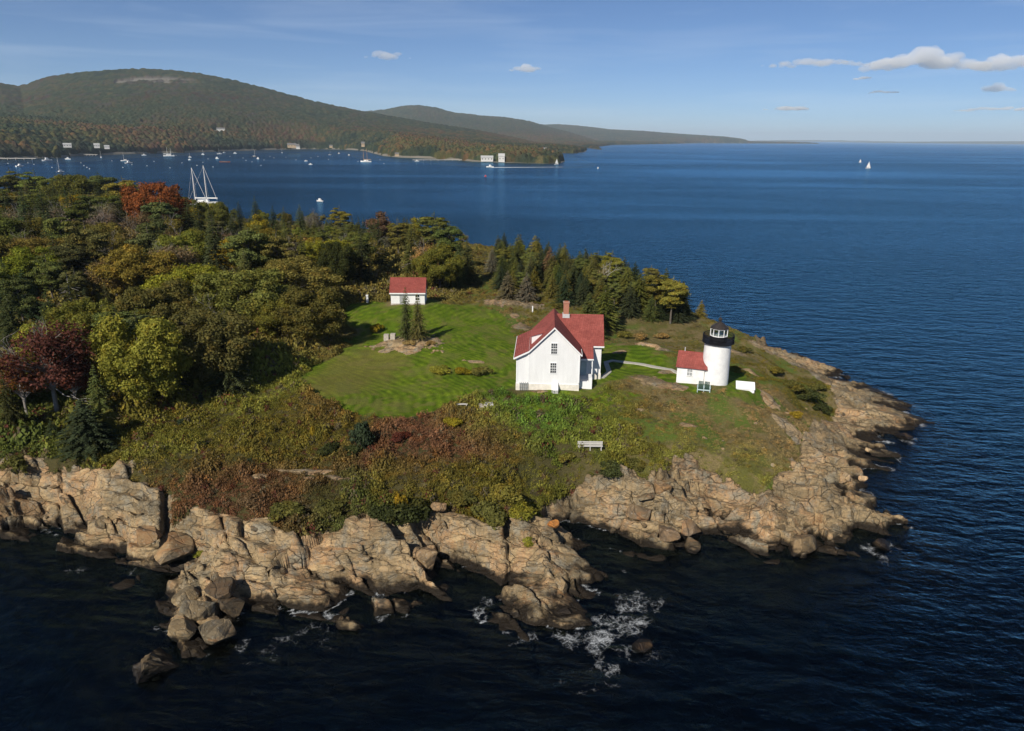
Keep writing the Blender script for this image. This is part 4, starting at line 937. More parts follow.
# grove behind the house
for a in [(492,247,206,'spruce',1.15,'grey','greyish spruce at the left end of the grove beside the water gap'),(503,241,202,'spruce',1.2,'pine2','second spruce from the left end of the grove'),(518,234,200,'spruce',1.15,'pine2','tall narrow spruce with bare pale stems left in the grove'),(535,235,196,'spruce',1.35,'pine','broadest and tallest spruce of the grove, above the white post'),
 (550,247,194,'spruce',1.2,'brown','brownish spruce right of the broadest grove spruce'),(565,245,191,'spruce',1.2,'pine2','spruce with a twin tip above the chimney'),(580,251,187,'spruce',1.3,'dark','dark spruce above the right end of the house roof'),(592,258,184,'spruce',1.2,'pine2','olive spruce left of the white birch trunk'),(613,250,176,'pine',.95,'pine','tall pine right of the white birch trunk'),
 (602,263,165,'bare','1','tan','birch with a white trunk and thin tan leaves in the grove'),(628,266,172,'spruce',1.4,'pine2','dark olive spruce right of the tall pine'),(641,273,168,'spruce',1.4,'pine2','spruce with a blunt top left of the spreading pines'),(658,269,160,'pine',1.0,'pine2','left of two spreading layered pines near the lighthouse'),(674,276,157,'pine',1.0,'pine','right of two spreading layered pines near the lighthouse'),
 (687,299,150,'spruce',1.3,'pine2','small olive spruce left of the lighthouse lantern'),(702,300,149,'spruce',1.25,'pine','small pointed spruce beside the lighthouse lantern'),(561,275,172,'pine',1.0,'ypine','yellow green pine low in the grove above the chimney'),(577,284,163,'pine',.9,'ypine','yellow green pine bough tree right of the chimney'),(543,268,178,'spruce',1.4,'pine','low spruce under the broadest grove spruce'),(527,272,182,'spruce',1.3,'grey','grey dead looking spruce in the front of the grove'),
 (508,270,186,'spruce',1.3,'grey','pale grey green spruce at the left front of the grove'),(520,290,176,'spruce',1.5,'blue','tiny blue green spruce on the turf behind the rock slab'),(590,292,152,'spruce',1.3,'dark','dark spruce directly behind the house wing'),(622,286,152,'pine',.9,'pine2','low dark pine right of the house wing'),(645,293,150,'pine',.9,'pine2','low dark pine under the spreading pines'),(606,284,158,'spruce',1.3,'pine2','spruce behind the white birch trunk'),(665,300,150,'spruce',1.5,'dark','low dark spruce below the right spreading pine')]:
    T(a[0], a[1], a[2], a[3], float(a[4])*(1.3 if a[3] == 'spruce' else 1.1), {'pine2':'pine','dark':'pine2','pine':'ypine'}.get(a[5], a[5]), a[6])

# the rest of the wood
FOREST = np.concatenate([P2([(-60,455),(0,455),(45,462),(100,452),(130,436),(165,424),(205,410),(240,398),(290,380),(318,366),(346,346),(352,325),(372,305),(425,300),(450,303),(478,299),(486,285)]), np.array([(-8,195),(-8,222),(-22,258),(-55,292),(-105,322),(-190,348),(-290,352),(-310,230),(-200,150),(-110,100)])])
ZN = [('at the back of the wood above the harbour', lambda x, y: y > 230), ('in the middle of the wood on the left', lambda x, y: y > 140), ('at the front of the wood on the left', lambda x, y: True)]
cand = rng.uniform((-300,72), (0,352), (20000,2)); okc = poly_sd(cand[:, 0], cand[:, 1], FOREST) > 1.5
shedp = (shed.location.x, shed.location.y)
nf = 0
SKY_X = [0,100,155,180,230,310,345,430,450,470,490]; SKY_Y = [169,172,182,194,213,218,214,216,232,250,278]
for x, y in cand[okc]:
    if abs(x)/y > .80 or (x > -37 and 118 < y < 150) : continue
    if math.hypot(x-shedp[0], y-shedp[1]-2) < 8 or nf >= 330: continue
    dmin = 3.5 if y < 140 else 4.3 if y < 230 else 6.0
    if min((x-a)**2+(y-b)**2 for a, b in TREES) < dmin**2: continue
    zi = next(k for k, (_, f) in enumerate(ZN) if f(x, y))
    u = rng.random(); u2 = rng.random()
    kind = 'spruce' if u < .36 else 'pine' if u < .56 else 'broad' if u < .78 else 'thin'
    col = {'spruce': ['spruce','dark','pine2'], 'pine': ['pine2','pine','pine'], 'broad': ['olive','olive2','lime'] if rng.random() > .25 else ['gold','lime','pine'], 'thin': ['grey','olive','brown']}[kind][int(u2*3)]
    H = {'spruce': rng.uniform(10, 14), 'pine': rng.uniform(10, 13.5), 'broad': rng.uniform(8.5, 11.5), 'thin': rng.uniform(7, 9.5)}[kind]
    H *= [1.12, 1.28, .9][zi]
    if y < 105: H *= .6+.4*min(1, max(0, (float(poly_sd(np.array([x]), np.array([y]), FOREST)[0])-1.5)/10))
    g0 = gz(x, y); 
    for _ in range(12):
        ppx, ppy = project(np.array([[x, y, g0+H*1.02]]))
        if ppy[0] >= np.interp(ppx[0], SKY_X, SKY_Y)+(0 if kind == 'spruce' else 6 if kind == 'pine' else 20): break
        H *= .92
    ld_ = float(poly_sd(np.array([x]), np.array([y]), LAWN)[0])
    if ld_ > -2.5: continue
    if ld_ > -7: H = min(H, 5.5)
    if H < 3: continue
    nm = {'spruce':'spruce','pine':'pine','broad':'broadleaf tree','thin':'twiggy tree'}[kind]
    cn = {'spruce':'blackish','dark':'dark green','pine2':'dull green','pine':'green','olive':'olive','olive2':'deep olive','lime':'yellow green','gold':'golden','grey':'greyish','brown':'brown'}[col]
    lab = f'{cn} {nm} {ZN[zi][0]}'
    plant_tree(kind, x, y, H, rng.uniform(.85, 1.15), col, lab, f'{cn} {nm}s {ZN[zi][0]}'); RELABEL.append((TREES_O[-1], 'tree')); nf += 1
GROVE = np.concatenate([P2([(497,292),(560,306),(620,318),(692,332)]), np.array([(40,160),(22,190),(0,218),(-6,215)])])
cand = rng.uniform((-10,120), (50,225), (6000,2)); okc = poly_sd(cand[:, 0], cand[:, 1], GROVE) > 1; k = 0
for x, y in cand[okc]:
    if k >= 115 or min((x-a)**2+(y-b)**2 for a, b in TREES) < 2.3**2: continue
    col = ['pine2','spruce','pine'][k % 3]; cn = ['dull green','dark green','green'][k % 3]
    pk = 'pine' if k % 6 == 5 else 'spruce'; plant_tree(pk, x, y, rng.uniform(5.5, 8.2), 1.5 if pk == 'spruce' else 1.0, col, f'{cn} {pk} packed inside the grove behind the house', f'{cn} {pk}s packed inside the grove'); RELABEL.append((TREES_O[-1], 'tree')); k += 1

# ------------------------------------------------------------------ single shrubs
def shrub_arrays(rd, R, H, leaf=.13, nl=14, dens=90):
    cs = []; ns = []; ss = []
    for _ in range(nl):
        a = rd.random()*6.28; q = rd.random()**.6*.75; r = R*rd.uniform(.25, .42)
        p = np.array([math.cos(a)*q*R, math.sin(a)*q*R, H*(.75-.5*q*q)*rd.uniform(.6, 1)]); m = int(dens*r*r*4)+25
        d = rd.normal(size=(m, 3)); d[:, 2] += .3; d /= np.linalg.norm(d, axis=1)[:, None]
        cs.append(p+d*r*np.array([1, 1, .85])*rd.uniform(.6, 1.08, (m, 1))); ns.append(d+rd.normal(size=(m, 3))*.6); ss.append(leaf*rd.uniform(.6, 1.4, m))
    cs = np.concatenate(cs); cs[:, 2] = np.maximum(cs[:, 2], -.2)
    return quads(cs, np.concatenate(ns), np.concatenate(ss), rd)
SHR = [mesh_np('foliage', *shrub_arrays(np.random.default_rng(300+s), 1.0, 1.0, .085, 16, 200), M_LEAF) for s in range(4)]
STEM = MB()
for k in range(7): a = k*.9; STEM.tube([(0,0,-.2),(math.cos(a)*.3,math.sin(a)*.3,.55)], [.05,.02], 4)
STEM = STEM.mesh('stems', M_BARK)
def shrub(px, py, R, H, col, label, group=None):
    p = on(px, py); t = thing('shrub', label, 'shrub', p, rng.uniform(0, 6.28), group); t.scale = (R*rng.uniform(.95,1.15), R*rng.uniform(.85,1.0), H)
    o = link('foliage', SHR[int(rng.integers(4))], t); o.color = (*(COLS[col] if isinstance(col, str) else col), 1); link('stems', STEM, t)
for a in [(362,446,1.75,3.0,'blue','round blue green juniper standing alone on the heath below the lawn'),(403,512,3.0,2.5,'dark','large dark green bush with a yellow tip above the rock ledge'),(399,507,1.0,2.3,'gold','bright yellow sprig growing out of the large dark bush'),(382,515,2.0,1.6,'dark','dark bush joined to the left side of the large dark bush'),
 (330,452,1.8,1.1,'dark','dark olive bush left of the juniper and a little lower'),(352,455,1.6,1.0,'dark','flat dark green bush under the juniper'),(488,520,2.6,1.9,'olive2','olive green bush on top of the middle headland'),(520,515,1.8,1.4,'lime','yellow green bush at the head of the cleft'),(505,500,2.2,1.5,'olive','olive bush behind the bushes of the middle headland'),
 (440,372,1.9,1.1,'lime','left clipped looking bush of the flower bed in the lawn'),(463,374,1.6,.95,'yellow','yellowish middle bush of the flower bed in the lawn'),(483,375,1.8,1.25,'olive2','right and darkest bush of the flower bed in the lawn'),(313,437,.6,1.5,'gold','small golden bush on the heath left of the juniper'),(250,465,1.0,.8,'blue','small grey green bush beside the pale rock strip'),(182,425,.9,.8,'blue','small blue green bush beside the little spruce on the heath'),
 (805,398,3.2,1.5,'dark','largest dark green shrub patch on the point'),(822,412,2.0,1.2,'dark','dark green shrub at the lower end of the shrub patch on the point'),(790,388,2.2,1.2,'olive2','olive shrub at the upper end of the shrub patch on the point'),(796,418,1.3,.9,'gold','yellow shrub at the near edge of the shrub patch on the point'),(815,390,1.8,1.1,'olive2','olive shrub on the seaward side of the shrub patch on the point'),(612,473,2.0,1.3,'dark','dark round bush on the bank right of the cleft'),(635,468,1.6,1.0,'olive2','olive bush next to the dark round bush on the bank'),
 (745,352,1.6,1.0,'olive2','olive bush behind the lighthouse near the shore'),(772,372,1.8,1.0,'olive','brown green bush right of the lighthouse up the slope'),(640,340,1.8,1.3,'tan','tan dry bush right of the house wing'),(625,338,1.5,1.3,'olive','olive bush behind the house wing corner'),(660,338,1.6,1.0,'tan','tan dry bush on the slope below the spreading pines'),(410,348,1.2,.8,'tan','dry brown bush on the rock outcrop in the lawn'),(430,346,1.0,.7,'tan','second dry bush on the rock outcrop in the lawn'),(378,332,1.3,1.6,'yellow','yellow green bush behind the granite gate stones'),
 (510,283,1.6,1.2,'olive','olive bush at the left end of the rock slab'),(556,308,1.8,1.2,'olive2','olive bush behind the roof ridge left of the chimney'),(285,518,2.4,1.3,'olive2','long olive bush at the rock edge below the pale rock strip'),(252,506,2.0,1.2,'brown','brown bush at the rock edge left of the long olive bush'),(335,512,2.0,1.3,'olive2','round olive bush at the rock edge right of the long olive bush'),(18,466,2.2,1.6,'olive2','deep green bush at the left edge on top of the cliff'),(118,462,1.8,1.2,'olive','olive bush on top of the cliff right of the wide spruce'),(462,500,2.0,1.2,'olive2','olive bush left of the middle headland bushes'),(400,440,1.4,.9,'red','dark red bush right of the juniper'),(452,424,1.4,1.0,'yellow','yellow bush below the lawn edge benches'),(510,440,1.6,1.1,'olive2','green bush left of the long pale bench'),(565,462,1.6,1.1,'olive','olive bush at the top of the cleft'),(200,545,.9,.7,'lime','bright green tuft growing in the left rocks'),(528,545,.8,.8,'lime','green tuft in the cleft of the middle headland')]: shrub(*a)

# ------------------------------------------------------------------ heath and rough grass
hz = []
HZG = 1.55                                       # px, py, reach in metres, colour
RB, OL, GR, BG, TN, YG = (.092,.046,.025), (.074,.064,.013), (.048,.062,.015), (.055,.095,.016), (.135,.10,.045), (.105,.108,.02)
for px, py, r, c_ in [(30,470,7,GR),(110,445,7,OL),(160,450,6,YG),(230,440,7,OL),(300,430,6,OL),(200,480,5,RB),(160,490,4,RB),(250,500,5,RB),(300,500,5,(.07,.045,.02)),(340,505,4,GR),(330,430,4,OL),(400,435,5,RB),(440,430,4,RB),(430,455,4,RB),(470,440,4,RB),(480,425,4,YG),(500,450,4,(.085,.05,.02)),(460,480,5,OL),(420,485,4,OL),
   (520,480,5,OL),(540,500,3,YG),(560,470,3,OL),(545,440,4,BG),(570,410,6,BG),(530,410,4,BG),(600,405,4,YG),(600,430,5,YG),(640,410,5,OL),(660,400,4,TN),(640,440,4,OL),(690,420,6,TN),(690,450,6,YG),(740,420,6,TN),(760,450,5,TN),(740,465,5,YG),(780,410,4,TN),(800,390,5,OL),(770,375,5,OL),(750,355,5,OL),(650,335,6,(.085,.07,.03)),(700,345,5,OL),(540,320,6,OL),(510,320,4,TN),(560,310,6,OL),(250,400,6,YG),(320,410,4,(.09,.055,.02)),(280,415,4,OL),(200,410,6,OL)]:
    q = at(px, py); hz.append((q[0], q[1], r, c_))
def heath_colour(x, y):
    num = np.zeros((len(x), 3)); den = np.full((len(x), 1), 1e-6)
    wxn = x+fbm(x/3, y/3, 401, 3)*5; wyn = y+fbm(x/3, y/3, 411, 3)*5
    for a, b, r, c_ in hz:
        w = np.exp(-((wxn-a)**2+(wyn-b)**2)/(r*r*.8))[:, None]+1e-5; num += w*np.array(c_)*HZG; den += w
    return num/den
def tuft(rd, n_, leaf):
    d = rd.normal(size=(n_, 3)); d[:, 2] = np.abs(d[:, 2])*.9+.05; d /= np.linalg.norm(d, axis=1)[:, None]
    return quads(d*np.array([1, 1, .9])*rd.uniform(.55, 1.05, (n_, 1)), d+rd.normal(size=(n_, 3))*.6, leaf*rd.uniform(.6, 1.4, n_), rd)[0]
TUF = [tuft(np.random.default_rng(500+s), 64, .15) for s in range(10)]
rd = np.random.default_rng(77)
N_ = 230000
x = rd.uniform(-130, 66, N_); y = rd.uniform(60, 230, N_)
z, vg, rk, sdn = terrain(x, y)
lw_ = np.maximum.reduce([poly_sd(x, y, P) for P in (LAWN, LAWN2, LAWN3, LAWN4)]) + fbm(x/2, y/2, 101, 3)*1.6
L3 = poly_sd(x, y, LAWN3) + fbm(x/2, y/2, 101, 3)*1.6
pxy = project(np.stack([x, y, z], 1))
forest = poly_sd(x, y, FOREST)
ok = (vg > .1) & ((lw_ < -.1) | ((L3 > 0) & (rd.random(N_) < .6))) & (rk < .45) & (pxy[0] > -30) & ((forest < 3) | (rd.random(N_) < .8))
# high heath on the near slope, short rough grass on the point
low = sstep(x, 10, 22)*.85 + sstep(y, 92, 100)*(x > -20)*.6; low = np.clip(low, 0, .9)
hx, hy = -house.rotation_euler.z, 0
for bx, by, r in ((HX, HY+5, 8.5), (HX+5, HY+8, 6), (TX, TY, 3.2), (TX-3.5, TY+1.5, 4), (shedp[0], shedp[1]+2.5, 6)): ok &= (x-bx)**2+(y-by)**2 > r*r
keepn = rd.random(N_) < np.where(y > 115, .35, 1.0)
ok &= keepn
x, y, z, low, L3 = x[ok], y[ok], z[ok], low[ok], L3[ok]
colr = heath_colour(x, y)*(rd.uniform(.8, 1.25, (len(x), 1)))*1.25
sp = rd.random(len(x)); red = (sp < .03) & (x < 12); colr[red] = np.array((.12,.045,.03))*rd.uniform(.8, 1.2, (red.sum(), 1)); gy_ = (sp > .93); colr[gy_] = np.array((.12,.10,.06))*rd.uniform(.8, 1.2, (gy_.sum(), 1))
big = np.clip(fbm(x/2.2, y/2.2, 421, 3)*2+.5, 0, 1)
wd_ = sstep(poly_sd(x, y, FOREST), 0, 4)
rad = (1+wd_*1.6)*(.28+.42*big)*(1-low*.45)*rd.uniform(.75, 1.25, len(x)); hgt = (1+wd_*1.2)*(.3+1.1*big**1.6)*(1-low*.82)*rd.uniform(.7, 1.3, len(x))
Vs = []; Cs = []
idx = rd.integers(0, 10, len(x)); ang = rd.uniform(0, 6.28, len(x))
for k in range(10):
    s = idx == k; m = s.sum(); t_ = TUF[k]; ca, sa = np.cos(ang[s])[:, None], np.sin(ang[s])[:, None]
    vx = t_[None, :, 0]*ca-t_[None, :, 1]*sa; vy = t_[None, :, 0]*sa+t_[None, :, 1]*ca
    Vs.append(np.stack([vx*rad[s][:, None]+x[s][:, None], vy*rad[s][:, None]+y[s][:, None], t_[None, :, 2]*hgt[s][:, None]+z[s][:, None]-.03], -1).reshape(-1, 3)); Cs.append(np.repeat(colr[s], t_.shape[0], 0))
V = np.concatenate(Vs); Cc = np.concatenate(Cs)
me = mesh_np('heath', V, np.arange(len(V)).reshape(-1, 4), M_HEATH); vattr(me, 'tint', Cc)
tag(link('heath', me), 'low heath shrubs and rough grass covering the slopes of the island', 'heath', kind='stuff')
print('HEATH', len(x), 'FILL', nf, 'TREES', len(TREES))
# ------------------------------------------------------------------ the mainland across the harbour
_far = [(-120,160),(0,159.5),(30,158.5),(62,157.5),(74,156),(98,155),(130,154),(160,153),(185,152.5),(215,151.5),(245,150.5),(280,149.5),(310,149),(345,149.5),(366,151),(372,153),(384,156),(400,157.5),(425,158.5),(450,159.5),(472,161.5),(500,162.5),(520,163),(545,163.6),(560,163),(566,161),(560,157.5),(552,154.5),(556,152.8),(575,153.2),(585,152),(587,149.5),(575,147.5),(565,145.5)]
FAR = [tuple(at_z(x, y, 0)[:2]) for x, y in _far]
_rid = [(600,5200),(1100,9000),(1900,12500)]
FAR += [(350,2900),(420,3800),(700,5200),(1500,7000),(2300,9000),(4300,10300),(4300,13500),(-14000,13500),(-9000,2000),(-3000,1100)]
FAR = np.array(FAR)
def profile(pts, D):
    P = []
    for px, py in pts:
        d = ray(px, py); P.append((math.atan2(d[0], d[1]), CAM_H+d[2]/math.hypot(d[0], d[1])*D))
    return np.array(P)
R1 = profile([(-200,112),(-60,100),(0,84.5),(20,88),(34,83),(50,78),(90,73.5),(120,70.5),(150,70),(175,71),(200,74),(230,80),(260,88),(290,96),(320,104),(350,110),(390,117),(430,124),(480,132),(520,140),(560,150),(600,160)], 3900)
R2 = profile([(-200,140),(280,128),(330,113.5),(360,112.5),(385,110),(405,106.5),(418,106),(435,108),(455,113),(480,116),(505,118),(530,122),(550,128),(570,133),(590,139),(620,150)], 7200)
R3 = profile([(-200,150),(440,140),(500,128),(540,125),(560,124.5),(580,126),(610,129.5),(640,131),(670,133.5),(700,135.5),(725,137),(742,139.2),(760,145)], 10500)
R0 = profile([(-200,118),(-20,120),(0,118),(60,122),(120,126),(180,126),(240,128),(300,130),(340,131),(380,134),(420,138),(460,143),(500,148),(530,152),(555,155),(575,160),(600,164)], 2500)
def far_h(x, y):
    d = np.hypot(x, y); az = np.arctan2(x, y); s = poly_sd(x, y, FAR)
    def lay(R, D, d0, d1, fall):
        zr = np.interp(az, R[:, 0], R[:, 1]); return zr*np.where(d < D, np.clip((d-d0)/(D-d0), 0, 1)**d1*(1-.0), np.clip(1-(d-D)/fall, 0, 1)**1.5)
    wob = fbm(x/500, y/500, 601, 4)
    h = np.maximum.reduce([lay(R0, 2500, 1250, .8, 2500), lay(R1, 3900, 2050, 1.05, 2500), lay(R2, 7200, 4600, 1.1, 2500), lay(R3, 10500, 7800, 1.0, 2500)])
    h = h*(1+wob*.16*sstep(h, 20, 150)*np.where(d < 3600, 1, .3))
    low = 14*(1-np.exp(-np.maximum(s, 0)/110)) + fbm(x/160, y/160, 611, 3)*6*sstep(s, 10, 120)
    # the low wooded point with the white boathouse
    return np.where(s > 0, np.minimum(np.maximum(h, low), 3+s*.35), np.maximum(s*.1, -8)), s, d
aza = np.linspace(math.atan(-.80), math.atan(.42), 1100)
ra = [1040.0]
while ra[-1] < 13200: ra.append(ra[-1]+(3.6 if ra[-1] < 2100 else 3.6+(ra[-1]-2100)*.0155))
ra = np.array(ra)
A_, R_ = np.meshgrid(aza, ra); A_ = A_.ravel(); R_ = R_.ravel(); X = R_*np.sin(A_); Y = R_*np.cos(A_)
Z, s, d = far_h(X, Y)
sel = (Z > -7)
F = grid_faces(len(aza), len(ra)); F = F[sel[F].all(1) & (s[F] > -60).any(1)]
V, F2 = compact(np.stack([X, Y, Z], 1), F)
n = NT('far_shore_ground'); c = n.coord(); n.base(n.mix(n.noise(.02, 4, .6, c), (.10,.09,.06), (.22,.20,.17)), .9, .2)
tag(link('hills', mesh_np('hills', V, F2, n.m, True)), kind='structure')
# canopy: every crown a dome of its own
CL = P2F = [at_z(*p, 3)[:2] for p in [(3,151),(40,151),(40,154),(3,154)]]
cell = np.where(d < 2400, 10.5, np.where(d < 4500, 15.0, 34.0))
f1, f2, cid, dx, dy = voronoi(X/10.5, Y/10.5, 701, 1.0); g1, g2, gid, _, _ = voronoi(X/24., Y/24., 711, 1.0)
wfar = sstep(d, 2300, 3300)
dome = (1-np.clip(f1*1.35, 0, 1)**2)*(2.5+5*cid+4*(_hash(np.floor(cid*997), np.floor(cid*31), 5) > .8))*(1-wfar) + (1-np.clip(g1*1.3, 0, 1)**2)*(3+4*gid)*wfar
cover = sstep(s+fbm(X/40, Y/40, 721, 3)*14, 1, 6)
CLEAR = [(67,146.5,1430,13),(97,147,1440,10),(107,148,1450,9),(30.5,147.5,1400,7),(38,147.5,1400,7),(65,122.5,2350,14),(148,131,2250,9),(173,128,2350,9),(220,131.5,2250,16),(292,147,1900,16),(298,148.2,1850,9),(363,146,1850,9),(331,147,1900,8),(490,160.5,1320,20),(500,161,1310,14),(545,150,1900,8),(397,155.3,1500,8)]
for px, py, dd, r in CLEAR:
    q = at_d(px, py, dd); e = np.hypot((X-q[0]), (Y-q[1]+r*.9)/1.9); cover = cover*sstep(e, r*.75, r*1.15)
gaps = fbm(X/120, Y/120, 731, 3)
bare = np.zeros(len(X))
def at_far(px, py):
    d_ = ray(px, py); t_ = np.linspace(1900, 9000, 3000); z_ = far_h(d_[0]*t_, d_[1]*t_)[0]+8; i_ = int(np.argmax(z_ > CAM_H+d_[2]*t_)); return np.array([d_[0]*t_[i_], d_[1]*t_[i_], z_[i_]-8])
for px, py, rx, rz in [(140,77.5,130,16),(172,78,120,16),(122,80.5,80,12),(186,82,80,12),(158,81,100,12)]:
    q = at_far(px, py); bare = np.maximum(bare, np.exp(-((X-q[0])/rx)**2-((Z-q[2])/rz)**2)*(d > 2900)*(d < 4000))
bare = sstep(bare+fbm(X/60, Z/12, 741, 4)*1.3, .6, .8)
cover = cover*(1-bare*.9)
ZC = Z + (5+dome)*cover - 2.5*(1-cover)
hh = np.clip(Z, 0, 400)
mixr = np.where(wfar > .5, gid, cid)
zone = fbm(X/260, Y/260, 751, 4)+.5
t_low = sstep(hh, 95, 35)                       # more colour on the low ground
cc = np.zeros((len(X), 3)); base1 = np.array((.032,.042,.019)); base2 = np.array((.060,.052,.022)); rdc = np.array((.075,.036,.022)); ogc = np.array((.092,.054,.022)); ygc = np.array((.072,.068,.022)); dkc = np.array((.016,.026,.016)); gyc = np.array((.06,.05,.042))
k = mixr*.36+zone*.6 + fbm(X/45, Y/90, 761, 3)*.5 + fbm(X/400, Y/900, 762, 3)*.5
def pick(lst):
    out = np.zeros((len(X), 3)); prev = lst[0][1]; out[:] = prev
    for thr, c_ in lst[1:]: out = np.where((k > thr)[:, None], c_, out)
    return out
lowc = pick([(0, dkc), (.24, base1), (.40, base2), (.50, ygc*.8), (.58, ogc), (.66, rdc), (.73, base2), (.82, ogc*.9), (.9, gyc)])
higc = pick([(0, dkc), (.22, base1), (.45, base1*1.15), (.55, base2*.9), (.68, gyc*.75), (.76, base1), (.86, rdc*.6)])
cc = lowc*t_low[:, None]+higc*(1-t_low)[:, None]
pen = sstep(s, 260, 120)*sstep(X, -520, -380)*sstep(d, 2300, 1900)
penc = pick([(0, dkc), (.28, base1*1.2), (.42, ygc*.75), (.55, base2), (.66, ogc*.8), (.74, ygc*.7), (.85, base1)])
cc = cc*(1-pen)[:, None]+penc*1.25*pen[:, None]
shore_dark = sstep(s, 75, 25)*sstep(fbm(X/70, Y/70, 771, 2), -.1, .1); cc = cc*(1-shore_dark*.8)[:, None]+dkc[None, :]*(shore_dark*.8)[:, None]
cc *= (.75+.5*mixr)[:, None]
cc = cc*(1-bare)[:, None]+np.array((.15,.125,.115))[None, :]*bare[:, None]
F = grid_faces(len(aza), len(ra)); F = F[(cover[F] > .03).any(1) | (bare[F] > .3).any(1)]
V, F2, cc_ = compact(np.stack([X, Y, ZC], 1), F, cc)
n = NT('far_foliage'); n.base(n.scale(n.attr('tint', 'Color'), n.rng(n.noise(.35, 3, .7, n.coord()), .3, .7, .55, 1.45)), .95, .05)
n.put(n.b.inputs['Normal'], n.bump(n.noise(.3, 3, .7, n.coord()), .6, 3.0))
me = mesh_np('mainland_forest', V, F2, n.m, False); vattr(me, 'tint', cc_)
tag(link('mainland_forest', me), 'autumn forest covering the mainland hills across the harbour', 'forest', kind='stuff')
def fz(x, y): return float(far_h(np.array([x], float), np.array([y], float))[0][0])
# distant low shores on the horizon at the right
for name, pts, D, hgt in [('distant_shore', [(845,0),(880,1),(920,1.6),(960,2.2),(1000,2.6),(1060,2.8)], 19000, 1), ('distant_island', [(735,0),(760,1.2),(800,1.6),(840,1.3),(880,.9),(900,0)], 26000, 1)]:
    V = []; Fc = []
    for i, (px, hp) in enumerate([(p0[0]+(p1[0]-p0[0])*u/6, p0[1]+(p1[1]-p0[1])*u/6) for p0, p1 in zip(pts, pts[1:]) for u in range(6)]+[pts[-1]]):
        x = (px-512)/FPX*D*1.05; hz_ = max(1, hp*D/FPX*.95*(1+.25*math.sin(i*1.9)))
        V += [(x, D, -1), (x, D+90, hz_*.7), (x, D+500, hz_), (x, D+2200, hz_*.8), (x, D+2600, -1)]
    for i in range(len(V)//5-1):
        for k_ in range(4): a = i*5+k_; Fc.append((a, a+5, a+6, a+1))
    m = MB(); m.add(V, Fc); n = NT(name); n.base(n.mix(n.noise(.01, 3, .6, n.coord()), (.03,.035,.022), (.06,.05,.03)), .95, .05)
    m.build(name, n.m, smooth=True)['kind'] = 'structure'

# ------------------------------------------------------------------ far houses
M_FW = simple('far_white_paint', (.62,.61,.58), .7, .06, .3); M_FT = simple('far_tan_paint', (.45,.34,.22), .8, .1, .3); M_FR = simple('far_grey_roof', (.16,.155,.15), .9, .15, .3); M_FRW = simple('far_pale_roof', (.42,.42,.41), .8, .1, .3); M_PIER = simple('pale_pier_concrete', (.60,.57,.52), .9, .12, .2)
def far_house(px, py, d, w_, h, label, wall=M_FW, roof=M_FR, dep=None, wings=(), name='shore_house', wins=3, rot=None):
    q = at_d(px, py, d); g = fz(q[0], q[1]); dep = dep or w_*.6
    t = thing(name, label, 'house', (q[0], q[1], q[2]), (-math.atan2(q[0], q[1]) if rot is None else rot))
    wl_ = MB(); rf_ = MB()
    for (x0, x1, y0, y1, hh_) in [(-w_/2, w_/2, 0, dep, h)]+list(wings):
        e = hh_*.62; wl_.prism([(x0, y0, -2), (x0, y1, -2), (x0, y1, e), (x0, (y0+y1)/2, hh_), (x0, y0, e)], (x1-x0, 0, 0))
        rf_.prism([(x0-.4, y0-.5, e-.1), (x1+.4, y0-.5, e-.1), (x1+.4, (y0+y1)/2, hh_+.25), (x0-.4, (y0+y1)/2, hh_+.25)], (0, 0, .2)); rf_.prism([(x0-.4, (y0+y1)/2, hh_+.25), (x1+.4, (y0+y1)/2, hh_+.25), (x1+.4, y1+.5, e-.1), (x0-.4, y1+.5, e-.1)], (0, 0, .2))
    wl_.build('wall', wall, t); rf_.build('roof', roof, t)
    for k_ in range(wins):
        xx = -w_/2+w_*(k_+.5)/wins; MB().box(xx-w_*.05, xx+w_*.05, -.08, .03, h*.24, h*.44).build('window', M_GLASS, t)
    return t
far_house(67.5,146.5,1430,14,6,'long white house at the harbour edge below the dark evergreens, left of two others', roof=M_FRW)
far_house(97,147,1440,10,6.5,'white gabled house above the stone wharf on the left shore', roof=M_FRW); far_house(107,148,1450,9,5,'smaller white house just right of the gabled one on the left shore', roof=M_FRW)
far_house(30.5,147.5,1400,7,6,'left of two little white houses among the dark evergreens'); far_house(38,147.5,1400,7,6,'right of two little white houses among the dark evergreens')
far_house(65,122.5,2350,20,12,'long pale roofed house alone high on the wooded slope', roof=M_FRW); far_house(148,131,2250,10,9,'tiny white house in the middle of the wooded slope'); far_house(173,128,2350,9,9,'tiny white house on the slope left of the big mansion')
far_house(220,131.5,2250,18,11,'big white mansion on the wooded slope', wings=[(6,15,-2,8,11)])
far_house(292,147,1900,22,9,'tan house group by the water at the head of the cove', wall=M_FT, wings=[(8,18,-2,8,7)]); far_house(298,148.2,1850,9,7,'white boathouse by the tan houses at the head of the cove'); far_house(363,146,1850,8,10,'narrow tan house behind the tan masted schooner', wall=M_FT)
far_house(331,147,1900,8,5,'pale cottage on the cove shore right of the tan houses', wall=M_FT)
far_house(487,160.5,1320,22,8,'left and longer of two white boathouses on the wooded point', roof=M_FRW, wins=4); far_house(501.5,161,1310,11,12.5,'right and taller of two white boathouses on the wooded point', roof=M_FRW, wins=2, dep=9)
far_house(545,150,1900,8,6,'small white cottage on the far tip of the wooded point'); far_house(397,155.3,1500,8,5,'small tan cottage among trees on the wooded point', wall=M_FT)
